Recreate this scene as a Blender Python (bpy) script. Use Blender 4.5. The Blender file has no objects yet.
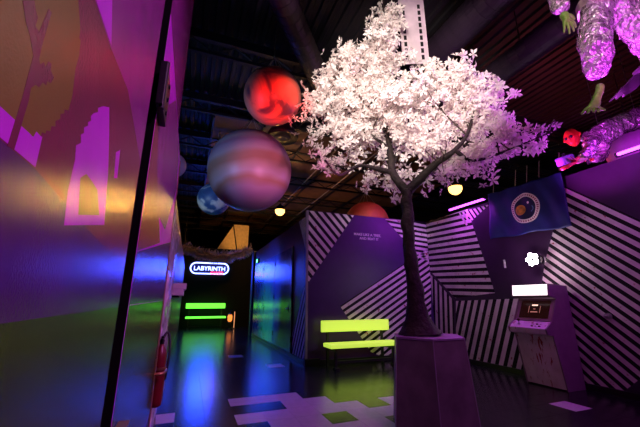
import bpy, bmesh, math, random
from mathutils import Vector, Matrix, noise
from mathutils.geometry import tessellate_polygon
scene = bpy.context.scene
COL = scene.collection
PI = math.pi
# ---------------------------------------------------------------- camera
cd = bpy.data.cameras.new('camera'); cam = bpy.data.objects.new('camera', cd); COL.objects.link(cam)
cd.sensor_width = 36; cd.sensor_fit = 'HORIZONTAL'; cd.lens = 36*327/640; cd.clip_start = .02; cd.clip_end = 200
cam.location = (0, 0, 1.3)
cam.rotation_euler = (math.radians(90+14.9), 0, math.radians(-21.2))
scene.camera = cam
# ---------------------------------------------------------------- world, exposure
w = bpy.data.worlds.new('world'); scene.world = w; w.use_nodes = True
w.node_tree.nodes['Background'].inputs[0].default_value = (.30, .16, .42, 1)
w.node_tree.nodes['Background'].inputs[1].default_value = .0015
scene.view_settings.view_transform = 'Standard'; scene.view_settings.look = 'None'
scene.view_settings.exposure = 0; scene.view_settings.gamma = 1; scene.view_settings.use_curve_mapping = False
# ---------------------------------------------------------------- unseen lamps, several added to tint one object or surface
def lamp(name, kind, loc, energy, col, target=None, size=.15, angle=60, blend=.5):
    l = bpy.data.lights.new(name, kind); l.energy = energy; l.color = col
    if kind == 'AREA': l.size = size
    else: l.shadow_soft_size = size
    if kind == 'SPOT': l.spot_size = math.radians(angle); l.spot_blend = blend
    o = bpy.data.objects.new(name, l); COL.objects.link(o); o.location = loc
    if target is not None:
        o.rotation_euler = (Vector(target)-Vector(loc)).to_track_quat('-Z', 'Y').to_euler()
    return o
VIO = (.60, .05, 1.0); MAG = (.85, .05, 1.0); BLUE = (.01, .05, 1.0); GREEN = (.02, 1.0, .03); WARM = (1.0, .45, .10); WHITE = (1.0, .87, .77)
lamp('tree_spotlight', 'SPOT', (.25, .2, 3.1), 1150, WHITE, (2.40, 3.3, 4.2), .25, 43, .35)
lamp('tree_top_spotlight', 'SPOT', (1.1, 1.7, 6.0), 220, WHITE, (2.2, 3.3, 4.4), .2, 54, .5)
lamp('violet_tree_wash', 'SPOT', (5.2, 1.2, 3.0), 240, VIO, (2.9, 2.9, 3.7), .2, 42, .6)
lamp('violet_wash_floor', 'SPOT', (2.6, .2, 5.6), 210, (.84, .19, .82), (1.5, 4.2, 0), .2, 46, .6)
lamp('violet_wash_right', 'SPOT', (2.0, .3, 5.7), 70, (.92, .26, .70), (5.75, 3.6, 1.4), .2, 75, .7)
lamp('magenta_wash_mural', 'SPOT', (2.6, -1.4, 4.8), 900, (.85, .22, .92), (-.18, 1.1, 1.9), .25, 50, .9)
lamp('magenta_wash_figures', 'SPOT', (4.9, 3.6, 2.2), 620, MAG, (4.0, 1.6, 4.3), .2, 50, .6)
lamp('figure_key', 'SPOT', (2.2, .6, 3.9), 38, (.95, 1.0, .62), (3.75, 1.65, 3.9), .1, 52, .6)  # added key, tinted greenish so the hands and foot read green
lamp('magenta_wash_figure_low', 'SPOT', (3.3, .5, 2.6), 170, MAG, (3.9, 1.6, 4.2), .12, 60, .6)  # added below the figure, out of view, to turn its suit purple
lamp('magenta_wash_flyer', 'SPOT', (3.6, 3.9, 2.3), 480, MAG, (5.8, 2.6, 3.75), .15, 36, .6)  # extra lamp put in to brighten the flying figure
lamp('violet_wash_bench_wall', 'SPOT', (4.6, 4.2, 5.2), 210, (.30, .03, 1.0), (4.9, 6.95, 2.7), .2, 46, .9)
lamp('white_wash_bench_wall', 'SPOT', (1.9, 3.4, 4.6), 34, (.95, .60, .95), (2.75, 6.95, 2.95), .15, 26, .8)
lamp('blue_wash_hall', 'SPOT', (.15, 9.2, 3.4), 900, BLUE, (2.37, 10.5, 1.7), .15, 66, .7)  # added blue fill for the hall wall; its blue belongs to the neon
lamp('green_wash_hall', 'SPOT', (.1, 10.4, .3), 190, GREEN, (2.37, 10.8, .75), .15, 62, .8)  # added low green fill standing in for the bench's glow on the doors
lamp('blue_wash_floor', 'SPOT', (.9, 9.0, 5.0), 300, BLUE, (.9, 6.6, 0), .2, 62, .8)  # extra unseen lamp that spreads the neon's blue over the floor
lamp('blue_ceiling_wash', 'SPOT', (-2.4, 3.0, 3.2), 9, (.1, .3, 1.0), (-.2, 6.0, 6.2), .2, 80, .8)
lamp('red_planet_spot', 'SPOT', (.75, 1.7, 2.6), 1300, (1.0, .02, .015), (1.08, 4.77, 4.52), .15, 15, .7)
lamp('planet_key', 'SPOT', (-1.6, 3.4, 2.6), 150, (.25, .40, 1.0), (.3, 6.0, 4.2), .2, 60, .6)
lamp('blue_planet_spot', 'SPOT', (-2.0, 6.2, 3.0), 130, (.6, .8, 1.0), (.39, 9.07, 4.0), .1, 20, .5)  # added only to give the blue planet its pale crescent
lamp('gas_planet_spot', 'SPOT', (2.0, 1.2, 1.9), 560, (1.0, .24, .62), (.83, 5.68, 3.65), .15, 17, .6)
lamp('magenta_wash_flyer_front', 'SPOT', (3.5, .6, 2.8), 280, MAG, (5.8, 2.6, 3.8), .12, 26, .6)  # second added lamp, fills the flying figure from the front
lamp('red_ceiling_wash', 'SPOT', (8.2, 4.6, 3.4), 170, (1.0, .10, .16), (7.8, 4.6, 6.2), .2, 110, .8)  # added uplight hidden behind the right wall, reddens the deck ribs
lamp('violet_wash_globe', 'SPOT', (6.9, 2.0, 3.7), 90, MAG, (8.34, 3.45, 4.32), .12, 40, .6)  # unseen lamp added so the globe behind the flyer looks violet
lamp('red_dome_spot', 'SPOT', (4.6, 3.6, 5.4), 160, (1.0, .05, .02), (4.5, 7.8, 3.6), .2, 20, .5)
# ---------------------------------------------------------------- survey of the place (metres)
STRIPES = {'back': [([(2.395, 3.363), (3.621, 3.36), (2.412, 1.673)], [(2.545, 3.33), (3.1, 2.725)], [(3.621, 3.36), (2.412, 1.673)], 13), ([(4.474, 3.309), (5.921, 3.356), (5.805, 2.272), (5.466, 2.361)], [(4.615, 3.19), (5.828, 3.1)], [(5.815, 3.291), (5.709, 2.268)], 8), ([(3.177, 1.181), (5.851, 2.696), (5.572, 0.098), (4.28, 0.037), (3.925, 0.182)], [(3.177, 1.181), (5.121, 2.294)], [(3.177, 1.181), (3.804, 0.335)], 8)], 'right': [([(7.025, 3.357), (5.505, 3.349), (5.055, 1.446), (6.169, 1.356), (7.166, 2.239)], [(6.683, 2.91), (5.492, 2.855)], [(5.733, 3.263), (5.988, 1.532)], 12), ([(7.176, 2.161), (6.21, 1.289), (6.4, -0.029), (7.473, -0.194)], [(6.677, 1.312), (6.769, 0.381)], [(7.298, 0.568), (6.303, 0.645)], 6), ([(6.147, 1.289), (4.302, 1.344), (4.709, 0.014), (6.337, -0.019)], [(5.317, 1.35), (5.774, 0.283)], [(6.208, 0.868), (4.587, 0.951)], 8.5), ([(5.76, 3.294), (4.882, 3.272), (5.629, 2.929)], [(5.434, 3.236), (5.299, 2.997)], [(5.673, 3.248), (4.889, 3.23)], 7), ([(3.371, 3.171), (2.511, 2.383), (2.368, 2.239), (2.729, 0.476), (2.936, 0.281), (3.241, 0.003), (3.794, 0.083), (4.092, 1.478), (3.936, 1.951)], [(3.371, 3.171), (2.511, 2.383)], [(2.928, 2.763), (3.273, 0.99)], 12.5)], 'hall': [([(7.735, 3.46), (6.876, 3.341), (6.842, 2.164)], [(7.644, 3.359), (6.857, 2.659)], [(7.402, 3.402), (6.865, 2.937)], 2), ([(7.097, 1.57), (6.826, 1.603), (6.781, 0.039), (8.265, 0.088)], [(7.161, 1.419), (8.009, 0.122)], [(7.926, 0.133), (6.907, 0.038)], 6)]}
MURAL = {'tan': [(0.268, 1.542), (0.429, 1.739), (0.454, 1.698), (0.48, 1.672), (0.482, 1.66), (0.488, 1.662), (0.494, 1.641), (0.492, 1.615), (0.501, 1.579), (0.499, 1.554), (0.486, 1.548), (0.489, 1.544), (0.478, 1.536), (0.481, 1.531), (0.469, 1.521), (0.472, 1.515), (0.462, 1.51), (0.462, 1.503), (0.452, 1.499), (0.451, 1.494), (0.443, 1.492), (0.441, 1.486), (0.43, 1.486), (0.426, 1.477), (0.416, 1.477), (0.4, 1.476), (0.357, 1.474), (0.299, 1.471)], 'band': [(0.299, 1.471), (0.357, 1.474), (0.4, 1.476), (0.416, 1.477), (0.426, 1.477), (0.43, 1.486), (0.441, 1.486), (0.446, 1.487), (0.447, 1.449), (0.31, 1.448)], 'blade': [(0.345, 1.585), (0.362, 1.603), (0.369, 1.597), (0.376, 1.594), (0.376, 1.583), (0.385, 1.583), (0.391, 1.621), (0.399, 1.623), (0.397, 1.576), (0.398, 1.559), (0.403, 1.555), (0.409, 1.563), (0.414, 1.56), (0.418, 1.571), (0.426, 1.574), (0.428, 1.566), (0.439, 1.564), (0.435, 1.553), (0.426, 1.55), (0.426, 1.544), (0.417, 1.542), (0.412, 1.532), (0.404, 1.53), (0.397, 1.521), (0.399, 1.507), (0.396, 1.448), (0.383, 1.446), (0.386, 1.499), (0.386, 1.553), (0.371, 1.566), (0.358, 1.572)], 'peak': [(0.569, 1.406), (0.557, 1.456), (0.56, 1.505), (0.552, 1.526), (0.569, 1.538), (0.562, 1.549), (0.573, 1.557), (0.569, 1.565), (0.584, 1.576), (0.581, 1.581), (0.593, 1.59), (0.588, 1.596), (0.599, 1.608), (0.618, 1.621), (0.614, 1.627), (0.638, 1.645), (0.674, 1.664), (0.705, 1.622), (0.746, 1.556), (0.758, 1.521), (0.786, 1.453)], 'notch': [(0.619, 1.434), (0.595, 1.489), (0.619, 1.505), (0.657, 1.504), (0.694, 1.501), (0.736, 1.462)], 'facet': [(0.507, 1.753), (1.227, 2.5), (1.219, 2.111), (1.167, 1.67), (1.067, 1.718), (0.79, 1.78), (0.612, 1.757)], 'spike': [(0.51, 1.757), (0.576, 1.825), (0.617, 1.762)], 'spike2': [(0.78, 1.616), (0.811, 1.635), (0.827, 1.572), (0.801, 1.563)], 'wedge': [(1.325, 2.044), (1.883, 2.442), (2.726, 2.324), (2.224, 1.727), (1.276, 1.726)]}
ALIEN_A = {'pelvis': (3.863, 1.493, 4.429), 'waist': (3.847, 1.452, 4.594), 'chest': (3.823, 1.391, 4.843), 'neck': (3.813, 1.336, 5.05), 'head': (3.771, 1.277, 5.234), 'hipA': (3.739, 1.548, 4.329), 'kneeA': (3.669, 1.6, 3.852), 'ankA': (3.874, 1.731, 3.581), 'toeA': (3.796, 1.774, 3.225), 'heelA': (3.914, 1.745, 3.477), 'hipB': (3.966, 1.454, 4.349), 'kneeB': (4.134, 1.4, 3.998), 'ankB': (4.553, 1.472, 3.76), 'toeB': (4.615, 1.479, 3.457), 'shA': (3.595, 1.455, 4.925), 'elA': (3.294, 1.607, 4.609), 'wrA': (3.283, 1.635, 4.136), 'haA': (3.291, 1.634, 4.013), 'shB': (4.044, 1.281, 4.925), 'elB': (4.295, 1.213, 4.629), 'wrB': (4.363, 1.243, 4.239), 'haB': (4.378, 1.254, 4.102)}
ALIEN_B = {'head': (5.247, 2.829, 3.701), 'neck': (5.376, 2.783, 3.687), 'chest': (5.626, 2.665, 3.76), 'waist': (5.956, 2.543, 3.934), 'pelvis': (6.255, 2.454, 4.036), 'shA': (5.342, 2.658, 3.586), 'elA': (5.209, 2.665, 3.357), 'wrA': (5.051, 2.689, 3.293), 'haA': (4.955, 2.722, 3.229), 'shB': (5.81, 2.73, 3.674), 'elB': (5.743, 2.762, 3.457), 'wrB': (5.493, 2.777, 3.355), 'haB': (5.34, 2.787, 3.335), 'hipA': (6.193, 2.395, 3.938), 'kneeA': (6.575, 2.238, 3.967), 'ankA': (7.012, 2.121, 4.171), 'hipB': (6.444, 2.454, 4.166), 'kneeB': (6.824, 2.289, 4.228), 'ankB': (7.24, 2.149, 4.349), 'rod0': (4.785, 2.799, 3.111), 'rod1': (5.263, 2.644, 3.357), 'box': (4.89, 2.787, 3.246)}
BRANCHES = {'trunk': [(2.532, 3.288, 0.939), (2.506, 3.308, 1.103), (2.492, 3.319, 1.479), (2.472, 3.334, 1.962), (2.476, 3.33, 2.41), (2.49, 3.32, 2.677)], 'left': [(2.489, 3.321, 2.65), (2.387, 3.456, 2.947), (2.427, 3.55, 3.347), (2.431, 3.667, 3.835), (2.387, 3.755, 4.602), (2.472, 3.64, 5.469), (2.497, 3.562, 6.099)], 'side': [(2.387, 3.456, 2.947), (2.113, 3.455, 2.977), (1.851, 3.433, 2.956), (1.57, 3.405, 2.783), (1.376, 3.381, 2.94)], 'spur': [(2.426, 3.55, 3.332), (2.214, 3.51, 3.426), (2.041, 3.498, 3.537), (1.788, 3.634, 4.106), (1.708, 3.782, 4.783)], 'right': [(2.5, 3.313, 2.662), (2.613, 3.159, 2.814), (2.702, 2.949, 2.948), (2.779, 2.736, 3.026), (3.011, 2.708, 3.322), (3.317, 2.814, 3.959), (3.42, 2.925, 4.464)], 'twist': [(2.779, 2.736, 3.026), (2.917, 2.664, 2.89), (3.13, 2.57, 2.923), (3.33, 2.391, 3.004), (3.571, 2.114, 3.101)], 'mid': [(2.421, 3.493, 3.083), (2.715, 3.651, 3.59), (3.023, 3.664, 4.346), (3.162, 3.545, 4.757)], 'back': [(2.626, 3.214, 2.822), (3.047, 3.379, 3.059), (3.37, 3.488, 3.634), (3.421, 3.577, 4.209)]}
BLOBS = [((2.415, 3.436, 5.413), 0.367, 0.578, 0.45, 1, 864), ((1.865, 3.763, 4.78), 0.453, 0.476, 0.6, 1, 900), ((1.586, 3.889, 4.004), 0.48, 0.519, 0.6, 1, 1122), ((1.493, 3.926, 3.369), 0.281, 0.324, 0.45, 0.9, 440), ((2.112, 3.63, 4.269), 0.657, 0.69, 0.9, 1.1, 2025), ((2.507, 3.37, 3.875), 0.769, 0.734, 1.1, 1.1, 2750), ((1.929, 3.731, 3.48), 0.45, 0.413, 0.7, 1, 896), ((2.922, 3.017, 4.069), 0.572, 0.515, 0.8, 1, 1512), ((3.155, 2.772, 3.743), 0.569, 0.462, 0.7, 1, 1496), ((2.784, 3.145, 3.356), 0.557, 0.473, 0.9, 0.9, 1428), ((3.276, 2.628, 3.198), 0.465, 0.334, 0.5, 0.95, 988), ((3.133, 2.797, 2.914), 0.37, 0.155, 0.4, 0.7, 360), ((3.491, 2.335, 3.109), 0.232, 0.097, 0.2, 0.6, 160), ((3.61, 2.147, 3.125), 0.067, 0.035, 0.08, 0.5, 18), ((2.449, 3.412, 2.701), 0.21, 0.276, 0.4, 0.6, 320), ((2.104, 3.635, 2.844), 0.35, 0.17, 0.4, 0.6, 312), ((2.837, 3.097, 2.756), 0.203, 0.187, 0.4, 0.6, 224), ((1.207, 4.023, 3.77), 0.172, 0.09, 0.2, 0.3, 72), ((2.433, 3.423, 4.722), 0.618, 0.495, 0.8, 1, 1344), ((3.315, 2.578, 3.908), 0.33, 0.133, 0.3, 0.4, 260), ((1.657, 3.859, 4.51), 0.328, 0.345, 0.4, 0.7, 484)]
SHIP = [(5.252, 2.298, 3.999), (5.625, 2.092, 4.216), (5.598, 2.141, 4.08), (5.548, 1.839, 4.427)]
FILM = [(2.894, 3.674, 6.273), (3.239, 3.54, 6.273), (3.243, 3.534, 5.122), (2.886, 3.675, 5.114)]
# ---------------------------------------------------------------- helpers
MATS = {}
def M(name, col, rough=.5, metal=0, emit=None, es=0, bump=0, bs=40, var=.12, vs=6, spec=.5, coat=0, trans=0, bd=.02):
    if name in MATS: return MATS[name]
    m = bpy.data.materials.new(name); m.use_nodes = True; nt = m.node_tree; b = nt.nodes['Principled BSDF']
    tc = nt.nodes.new('ShaderNodeTexCoord'); nz = nt.nodes.new('ShaderNodeTexNoise')
    nz.inputs['Scale'].default_value = vs; nz.inputs['Detail'].default_value = 4
    nt.links.new(tc.outputs['Object'], nz.inputs['Vector'])
    rp = nt.nodes.new('ShaderNodeValToRGB')
    rp.color_ramp.elements[0].position = .3; rp.color_ramp.elements[1].position = .7
    rp.color_ramp.elements[0].color = tuple(c*(1-var) for c in col)+(1,)
    rp.color_ramp.elements[1].color = tuple(min(1, c*(1+var)) for c in col)+(1,)
    nt.links.new(nz.outputs['Fac'], rp.inputs['Fac']); nt.links.new(rp.outputs['Color'], b.inputs['Base Color'])
    b.inputs['Roughness'].default_value = rough; b.inputs['Metallic'].default_value = metal
    b.inputs['Specular IOR Level'].default_value = spec; b.inputs['Coat Weight'].default_value = coat
    if emit: b.inputs['Emission Color'].default_value = emit+(1,); b.inputs['Emission Strength'].default_value = es
    if bump:
        n2 = nt.nodes.new('ShaderNodeTexNoise'); n2.inputs['Scale'].default_value = bs; n2.inputs['Detail'].default_value = 3
        nt.links.new(tc.outputs['Object'], n2.inputs['Vector'])
        bp = nt.nodes.new('ShaderNodeBump'); bp.inputs['Strength'].default_value = bump; bp.inputs['Distance'].default_value = bd
        nt.links.new(n2.outputs['Fac'], bp.inputs['Height']); nt.links.new(bp.outputs['Normal'], b.inputs['Normal'])
    if trans:
        tr = nt.nodes.new('ShaderNodeBsdfTranslucent'); nt.links.new(rp.outputs['Color'], tr.inputs['Color'])
        mx = nt.nodes.new('ShaderNodeMixShader'); mx.inputs[0].default_value = trans
        nt.links.new(b.outputs[0], mx.inputs[1]); nt.links.new(tr.outputs[0], mx.inputs[2])
        nt.links.new(mx.outputs[0], nt.nodes['Material Output'].inputs[0])
    MATS[name] = m; return m
def splatter(m, col, scale, lo, stretch=(1, 1, 1)):
    """flecks of paint thrown over a material"""
    nt = m.node_tree; b = nt.nodes['Principled BSDF']
    src = b.inputs['Base Color'].links[0].from_socket
    tc = nt.nodes.new('ShaderNodeTexCoord'); mp = nt.nodes.new('ShaderNodeMapping'); mp.inputs['Scale'].default_value = stretch
    mp.inputs['Rotation'].default_value = (.5, .3, .2)
    nz = nt.nodes.new('ShaderNodeTexNoise'); nz.inputs['Scale'].default_value = scale; nz.inputs['Detail'].default_value = 5; nz.inputs['Roughness'].default_value = .7
    nt.links.new(tc.outputs['Object'], mp.inputs['Vector']); nt.links.new(mp.outputs['Vector'], nz.inputs['Vector'])
    rp = nt.nodes.new('ShaderNodeValToRGB'); rp.color_ramp.elements[0].position = lo; rp.color_ramp.elements[1].position = lo+.03
    nt.links.new(nz.outputs['Fac'], rp.inputs['Fac'])
    mx = nt.nodes.new('ShaderNodeMix'); mx.data_type = 'RGBA'
    nt.links.new(rp.outputs['Color'], mx.inputs['Factor']); nt.links.new(src, mx.inputs['A']); mx.inputs['B'].default_value = col+(1,)
    nt.links.new(mx.outputs['Result'], b.inputs['Base Color'])
    return m
def obj(name, bm, mat, parent=None, smooth=False, bevel=0):
    me = bpy.data.meshes.new(name)
    bmesh.ops.recalc_face_normals(bm, faces=bm.faces)
    if bevel:
        bmesh.ops.bevel(bm, geom=[e for e in bm.edges if len(e.link_faces) == 2 and e.calc_face_angle() > .5], offset=bevel, segments=2, affect='EDGES', profile=.6)
    bm.to_mesh(me); bm.free()
    if mat: me.materials.append(mat)
    if smooth: me.polygons.foreach_set('use_smooth', [True]*len(me.polygons))
    o = bpy.data.objects.new(name, me); COL.objects.link(o)
    if parent:
        o.parent = parent
        if parent.type == 'EMPTY': o.matrix_parent_inverse = Matrix.Translation(-Vector(parent.location))
    return o
def thing(name, label, cat, loc=(0, 0, 0), group=None):
    o = bpy.data.objects.new(name, None); COL.objects.link(o); o.location = loc; o.empty_display_size = .1
    return tag(o, label, cat, group)
def tag(o, label, cat, group=None):
    o['label'] = label; o['category'] = cat
    if group: o['group'] = group
    return o
def struct(name, bm, mat, **k):
    o = obj(name, bm, mat, **k); o['kind'] = 'structure'; return o
def BM(): return bmesh.new()
def box(bm, lo, hi, rot=None, piv=None):
    vs = [bm.verts.new((x, y, z)) for x in (lo[0], hi[0]) for y in (lo[1], hi[1]) for z in (lo[2], hi[2])]
    for f in ((0, 1, 3, 2), (4, 6, 7, 5), (0, 4, 5, 1), (2, 3, 7, 6), (0, 2, 6, 4), (1, 5, 7, 3)): bm.faces.new([vs[i] for i in f])
    if rot is not None: bmesh.ops.rotate(bm, verts=vs, cent=piv or [(a+b)/2 for a, b in zip(lo, hi)], matrix=rot)
    return bm
def B(lo, hi): return box(BM(), lo, hi)
def tube(bm, pts, rad, seg=8, cap=True):
    pts = [Vector(p) for p in pts]
    if not hasattr(rad, '__len__'): rad = [rad]*len(pts)
    rings = []; up = None
    for i, p in enumerate(pts):
        t = (pts[min(i+1, len(pts)-1)]-pts[max(i-1, 0)]).normalized()
        if up is None: up = t.orthogonal().normalized()
        up = (up-t*up.dot(t)).normalized(); s = t.cross(up)
        rings.append([bm.verts.new(p+(up*math.cos(a)+s*math.sin(a))*rad[i]) for a in (2*PI*k/seg for k in range(seg))])
    for a, b in zip(rings, rings[1:]):
        for k in range(seg): bm.faces.new((a[k], a[(k+1) % seg], b[(k+1) % seg], b[k]))
    if cap: bm.faces.new(rings[0][::-1]); bm.faces.new(rings[-1])
    return bm
def smooth_path(pts, n=4):
    pts = [Vector(p) for p in pts]; out = []
    for i in range(len(pts)-1):
        p0, p1, p2, p3 = pts[max(i-1, 0)], pts[i], pts[i+1], pts[min(i+2, len(pts)-1)]
        for k in range(n):
            t = k/n
            out.append(.5*((2*p1)+(p2-p0)*t+(2*p0-5*p1+4*p2-p3)*t*t+(3*p1-p0-3*p2+p3)*t*t*t))
    out.append(pts[-1]); return out
def lathe(bm, prof, cen=(0, 0, 0), seg=24):
    rings = []
    for r, z in prof:
        rings.append([bm.verts.new((cen[0]+r*math.cos(a), cen[1]+r*math.sin(a), cen[2]+z)) for a in (2*PI*k/seg for k in range(seg))])
    for a, b in zip(rings, rings[1:]):
        for k in range(seg): bm.faces.new((a[k], a[(k+1) % seg], b[(k+1) % seg], b[k]))
    bm.faces.new(rings[0][::-1]); bm.faces.new(rings[-1]); return bm
def ball(bm, c, r, sub=3, scale=(1, 1, 1)):
    q = bmesh.ops.create_icosphere(bm, subdivisions=sub, radius=r)
    for v in q['verts']: v.co = Vector((v.co.x*scale[0], v.co.y*scale[1], v.co.z*scale[2]))+Vector(c)
    return bm
def prism(bm, poly, fn, d0, d1):
    """extruded 2-D outline; fn(u, v, d) gives the point"""
    a = [bm.verts.new(fn(u, v, d0)) for u, v in poly]; b = [bm.verts.new(fn(u, v, d1)) for u, v in poly]
    n = len(poly)
    for i in range(n): bm.faces.new((a[i], a[(i+1) % n], b[(i+1) % n], b[i]))
    for t in tessellate_polygon([[Vector((u, v, 0)) for u, v in poly]]):
        bm.faces.new([a[i] for i in t]); bm.faces.new([b[i] for i in t][::-1])
    return bm
def clip(poly, nx, ny, c):
    out = []
    for i in range(len(poly)):
        p, q = poly[i], poly[(i+1) % len(poly)]
        a = p[0]*nx+p[1]*ny-c; b = q[0]*nx+q[1]*ny-c
        if a >= 0: out.append(p)
        if (a >= 0) != (b >= 0): t = a/(a-b); out.append((p[0]+(q[0]-p[0])*t, p[1]+(q[1]-p[1])*t))
    return out
fRight = lambda u, v, d: (5.75-d, u, v)
fBack = lambda u, v, d: (u, 6.95-d, v)
fHall = lambda u, v, d: (2.37-d, u, v)
fLeft = lambda u, v, d: (-.18+d, u, v)
def mesh_text(body, size, mat, name, parent, place, extrude=.004, spacing=1.0, bevel=0, align='CENTER'):
    c = bpy.data.curves.new('lettering', 'FONT'); c.body = body; c.size = size; c.extrude = extrude; c.align_x = align
    c.space_character = spacing; c.offset = bevel; c.resolution_u = 3
    t = bpy.data.objects.new('lettering_tmp', c); COL.objects.link(t)
    dg = bpy.context.evaluated_depsgraph_get(); me = bpy.data.meshes.new_from_object(t.evaluated_get(dg))
    bpy.data.objects.remove(t); me.transform(place); me.materials.clear(); me.materials.append(mat); me.name = name
    o = bpy.data.objects.new(name, me); COL.objects.link(o); o.parent = parent
    if parent and parent.type == 'EMPTY': o.matrix_parent_inverse = Matrix.Translation(-Vector(parent.location))
    return o
rnd = random.Random(7)
# ---------------------------------------------------------------- materials
m_black = M('matte_black', (.012, .010, .014), .55)
m_blackmetal = M('black_metal', (.02, .018, .022), .4, .6)
m_steel = M('steel', (.5, .5, .52), .3, 1)
m_wallviolet = M('violet_wall_paint', (.045, .005, .115), .42, bump=.08, bs=60)
m_wallright = M('plum_wall_paint', (.035, .010, .050), .45, bump=.08, bs=60)
m_hall = M('hall_door_paint', (.14, .14, .17), .22, bump=.12, bs=9, vs=3, spec=.5)
m_hallw = M('hall_wall_paint', (.14, .04, .04), .4, bump=.1, bs=30)
m_stripe = splatter(M('white_stripe_paint', (.78, .66, .72), .55, bump=.05, spec=.25), (.42, .06, .10), 8.5, .63)
m_sblack = M('black_stripe_paint', (.010, .006, .012), .5, spec=.2)
m_end = M('end_wall_paint', (.004, .006, .006), .6, spec=.2)
m_tiled = M('dark_vinyl_tile', (.010, .009, .013), .20, var=.3, vs=14, bump=.05, bs=18, spec=.45)
m_tilew = M('white_vinyl_tile', (.62, .58, .62), .28, var=.1, vs=9, bump=.04, bs=18)
m_joint = M('floor_joint', (.006, .006, .007), .5)
m_deck = M('ceiling_deck_paint', (.011, .009, .013), .6, metal=.2)
m_joist = M('ceiling_joist_paint', (.016, .013, .017), .5, metal=.4)
m_panel = M('ceiling_board', (.20, .10, .045), .7, vs=2, var=.25)
# ---------------------------------------------------------------- floor
TX, TY, X0, Y0 = .323, .343, .62, 5.08
bm = BM()
box(bm, (-6, -5, -.2), (14, 7.134, -.004)); box(bm, (-6, 7.14, -.2), (14, 34, 0))
floor = struct('floor', bm, m_joint)
floor.data.materials.append(m_tiled)
for p in floor.data.polygons:
    if p.center.y > 7.2: p.material_index = 1
WHITE_T = {0: (0, 1, 2), 1: (2, 3, -3), 2: (0, 1, 2, 3, 4, 6), 3: (1, 2, 4, 5, 6), 4: (1, 2, 3, 4), 5: (2, 3, 12)}
g = .0015
bt = box(BM(), (g, g-TY, -.004), (TX-g, -g, 0)); tl = obj('floor_tile', bt, m_tiled, floor)
tiled_me, first = tl.data, tl
tw_me = tiled_me.copy(); tw_me.materials[0] = m_tilew
for r in range(-6, 9):
    for i in range(-3, 16):
        x, y = X0+i*TX, Y0-r*TY
        if y-TY < 2.2 and x > 5.0 or x > 5.75 or y < 2.4: continue
        if x > 2.35 and y > 6.95 and False: continue
        cx, cy = x+TX/2, y-TY/2
        d = cx*math.sin(math.radians(21.2))+cy*math.cos(math.radians(21.2)); s = cx*math.cos(math.radians(21.2))-cy*math.sin(math.radians(21.2))
        if d < 2.9 or abs(s) > d*1.02: continue
        white = i in WHITE_T.get(r, ())
        if first: o = first; first = None
        else: o = tl.copy(); COL.objects.link(o)
        o.data = tw_me if white else tiled_me
        o.parent = floor; o.location = (x, y, 0)
for x, y in ((1.63, 7.34), (1.02, 8.83)):
    o = obj('floor_tile', box(BM(), (x, y-TY, -.001), (x+TX, y, .0015)), m_tilew, floor)
# ---------------------------------------------------------------- partition walls
H = 3.33
wall_back = struct('wall_back', B((2.37, 6.95, 0), (7.2, 7.1, H)), m_wallviolet)
wall_right = struct('wall_right', B((5.75, -4, 0), (5.9, 6.95, H)), m_wallright)
wall_hall = struct('wall_hall', B((2.37, 7.1, 0), (2.52, 13.6, 3.2)), m_hallw)
obj('end_post', B((2.30, 13.4, 0), (2.62, 13.75, 3.25)), m_black, wall_hall, bevel=.01)
wall_end = struct('wall_end', B((-2, 18.0, 0), (5.5, 18.15, 3.95)), m_end)
wall_far = struct('wall_far', B((-6, 33.8, 0), (14, 34, 6.2)), m_black)
wall_outer = struct('wall_outer', B((13.8, -5, 0), (14, 33.8, 6.2)), m_black)
wall_outer_left = struct('wall_outer_left', B((-6.2, -5, 0), (-6, 34, 6.2)), m_black)
wall_behind = struct('wall_behind', B((-6, -5.2, 0), (14, -5, 6.2)), m_black)
hl = struct('wall_hall_left', B((-.50, 4.6, 0), (-.34, 18, 2.9)), m_hallw)
for nm, wall, fn in (('back', wall_back, fBack), ('right', wall_right, fRight), ('hall', wall_hall, fHall)):
    for poly, dr, per, n in STRIPES[nm]:
        dx, dy = dr[1][0]-dr[0][0], dr[1][1]-dr[0][1]; L = math.hypot(dx, dy); nx, ny = -dy/L, dx/L
        c0 = per[0][0]*nx+per[0][1]*ny; c1 = per[1][0]*nx+per[1][1]*ny; step = abs(c1-c0)/n
        vals = [p[0]*nx+p[1]*ny for p in poly]
        pl = poly
        if nm == 'back': pl = clip(clip(pl, -1, 0, -5.745), 1, 0, 2.375)
        if nm == 'right': pl = clip(pl, -1, 0, -6.945)
        if nm == 'hall': pl = clip(pl, 1, 0, 6.955)
        pl = clip(clip(pl, 0, 1, .09), 0, -1, -(H-.005 if nm != 'hall' else 3.195))
        if len(pl) > 2: obj('stripe_ground', prism(BM(), pl, fn, -.001, .0008), m_sblack, wall)
        bm = BM(); c = c0
        while c > min(vals): c -= step
        while c < max(vals):
            q = clip(clip(pl, nx, ny, c+step*.22), -nx, -ny, -(c+step*.75))
            if len(q) > 2 and abs(sum(q[i][0]*q[i-1][1]-q[i-1][0]*q[i][1] for i in range(len(q)))) > 1e-4: prism(bm, q, fn, -.001, .002)
            c += step
        if len(bm.faces): obj('stripe_mural', bm, m_stripe, wall)
        else: bm.free()
bb = M('baseboard_vinyl', (.012, .011, .013), .35)
struct('baseboard_back', B((2.40, 6.925, 0), (5.75, 6.949, .09)), bb, bevel=.004)
struct('baseboard_right', B((5.726, -4, 0), (5.749, 6.92, .09)), bb, bevel=.004)
struct('baseboard_hall', B((2.342, 7.0, 0), (2.369, 13.38, .1)), bb, bevel=.004)
struct('trim_1', B((2.33, 6.87, 0), (2.66, 6.948, .13)), bb, bevel=.006)
struct('trim_2', B((2.355, 6.935, .13), (2.41, 6.99, 3.33)), M('corner_guard', (.30, .27, .32), .4), bevel=.004)
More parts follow.
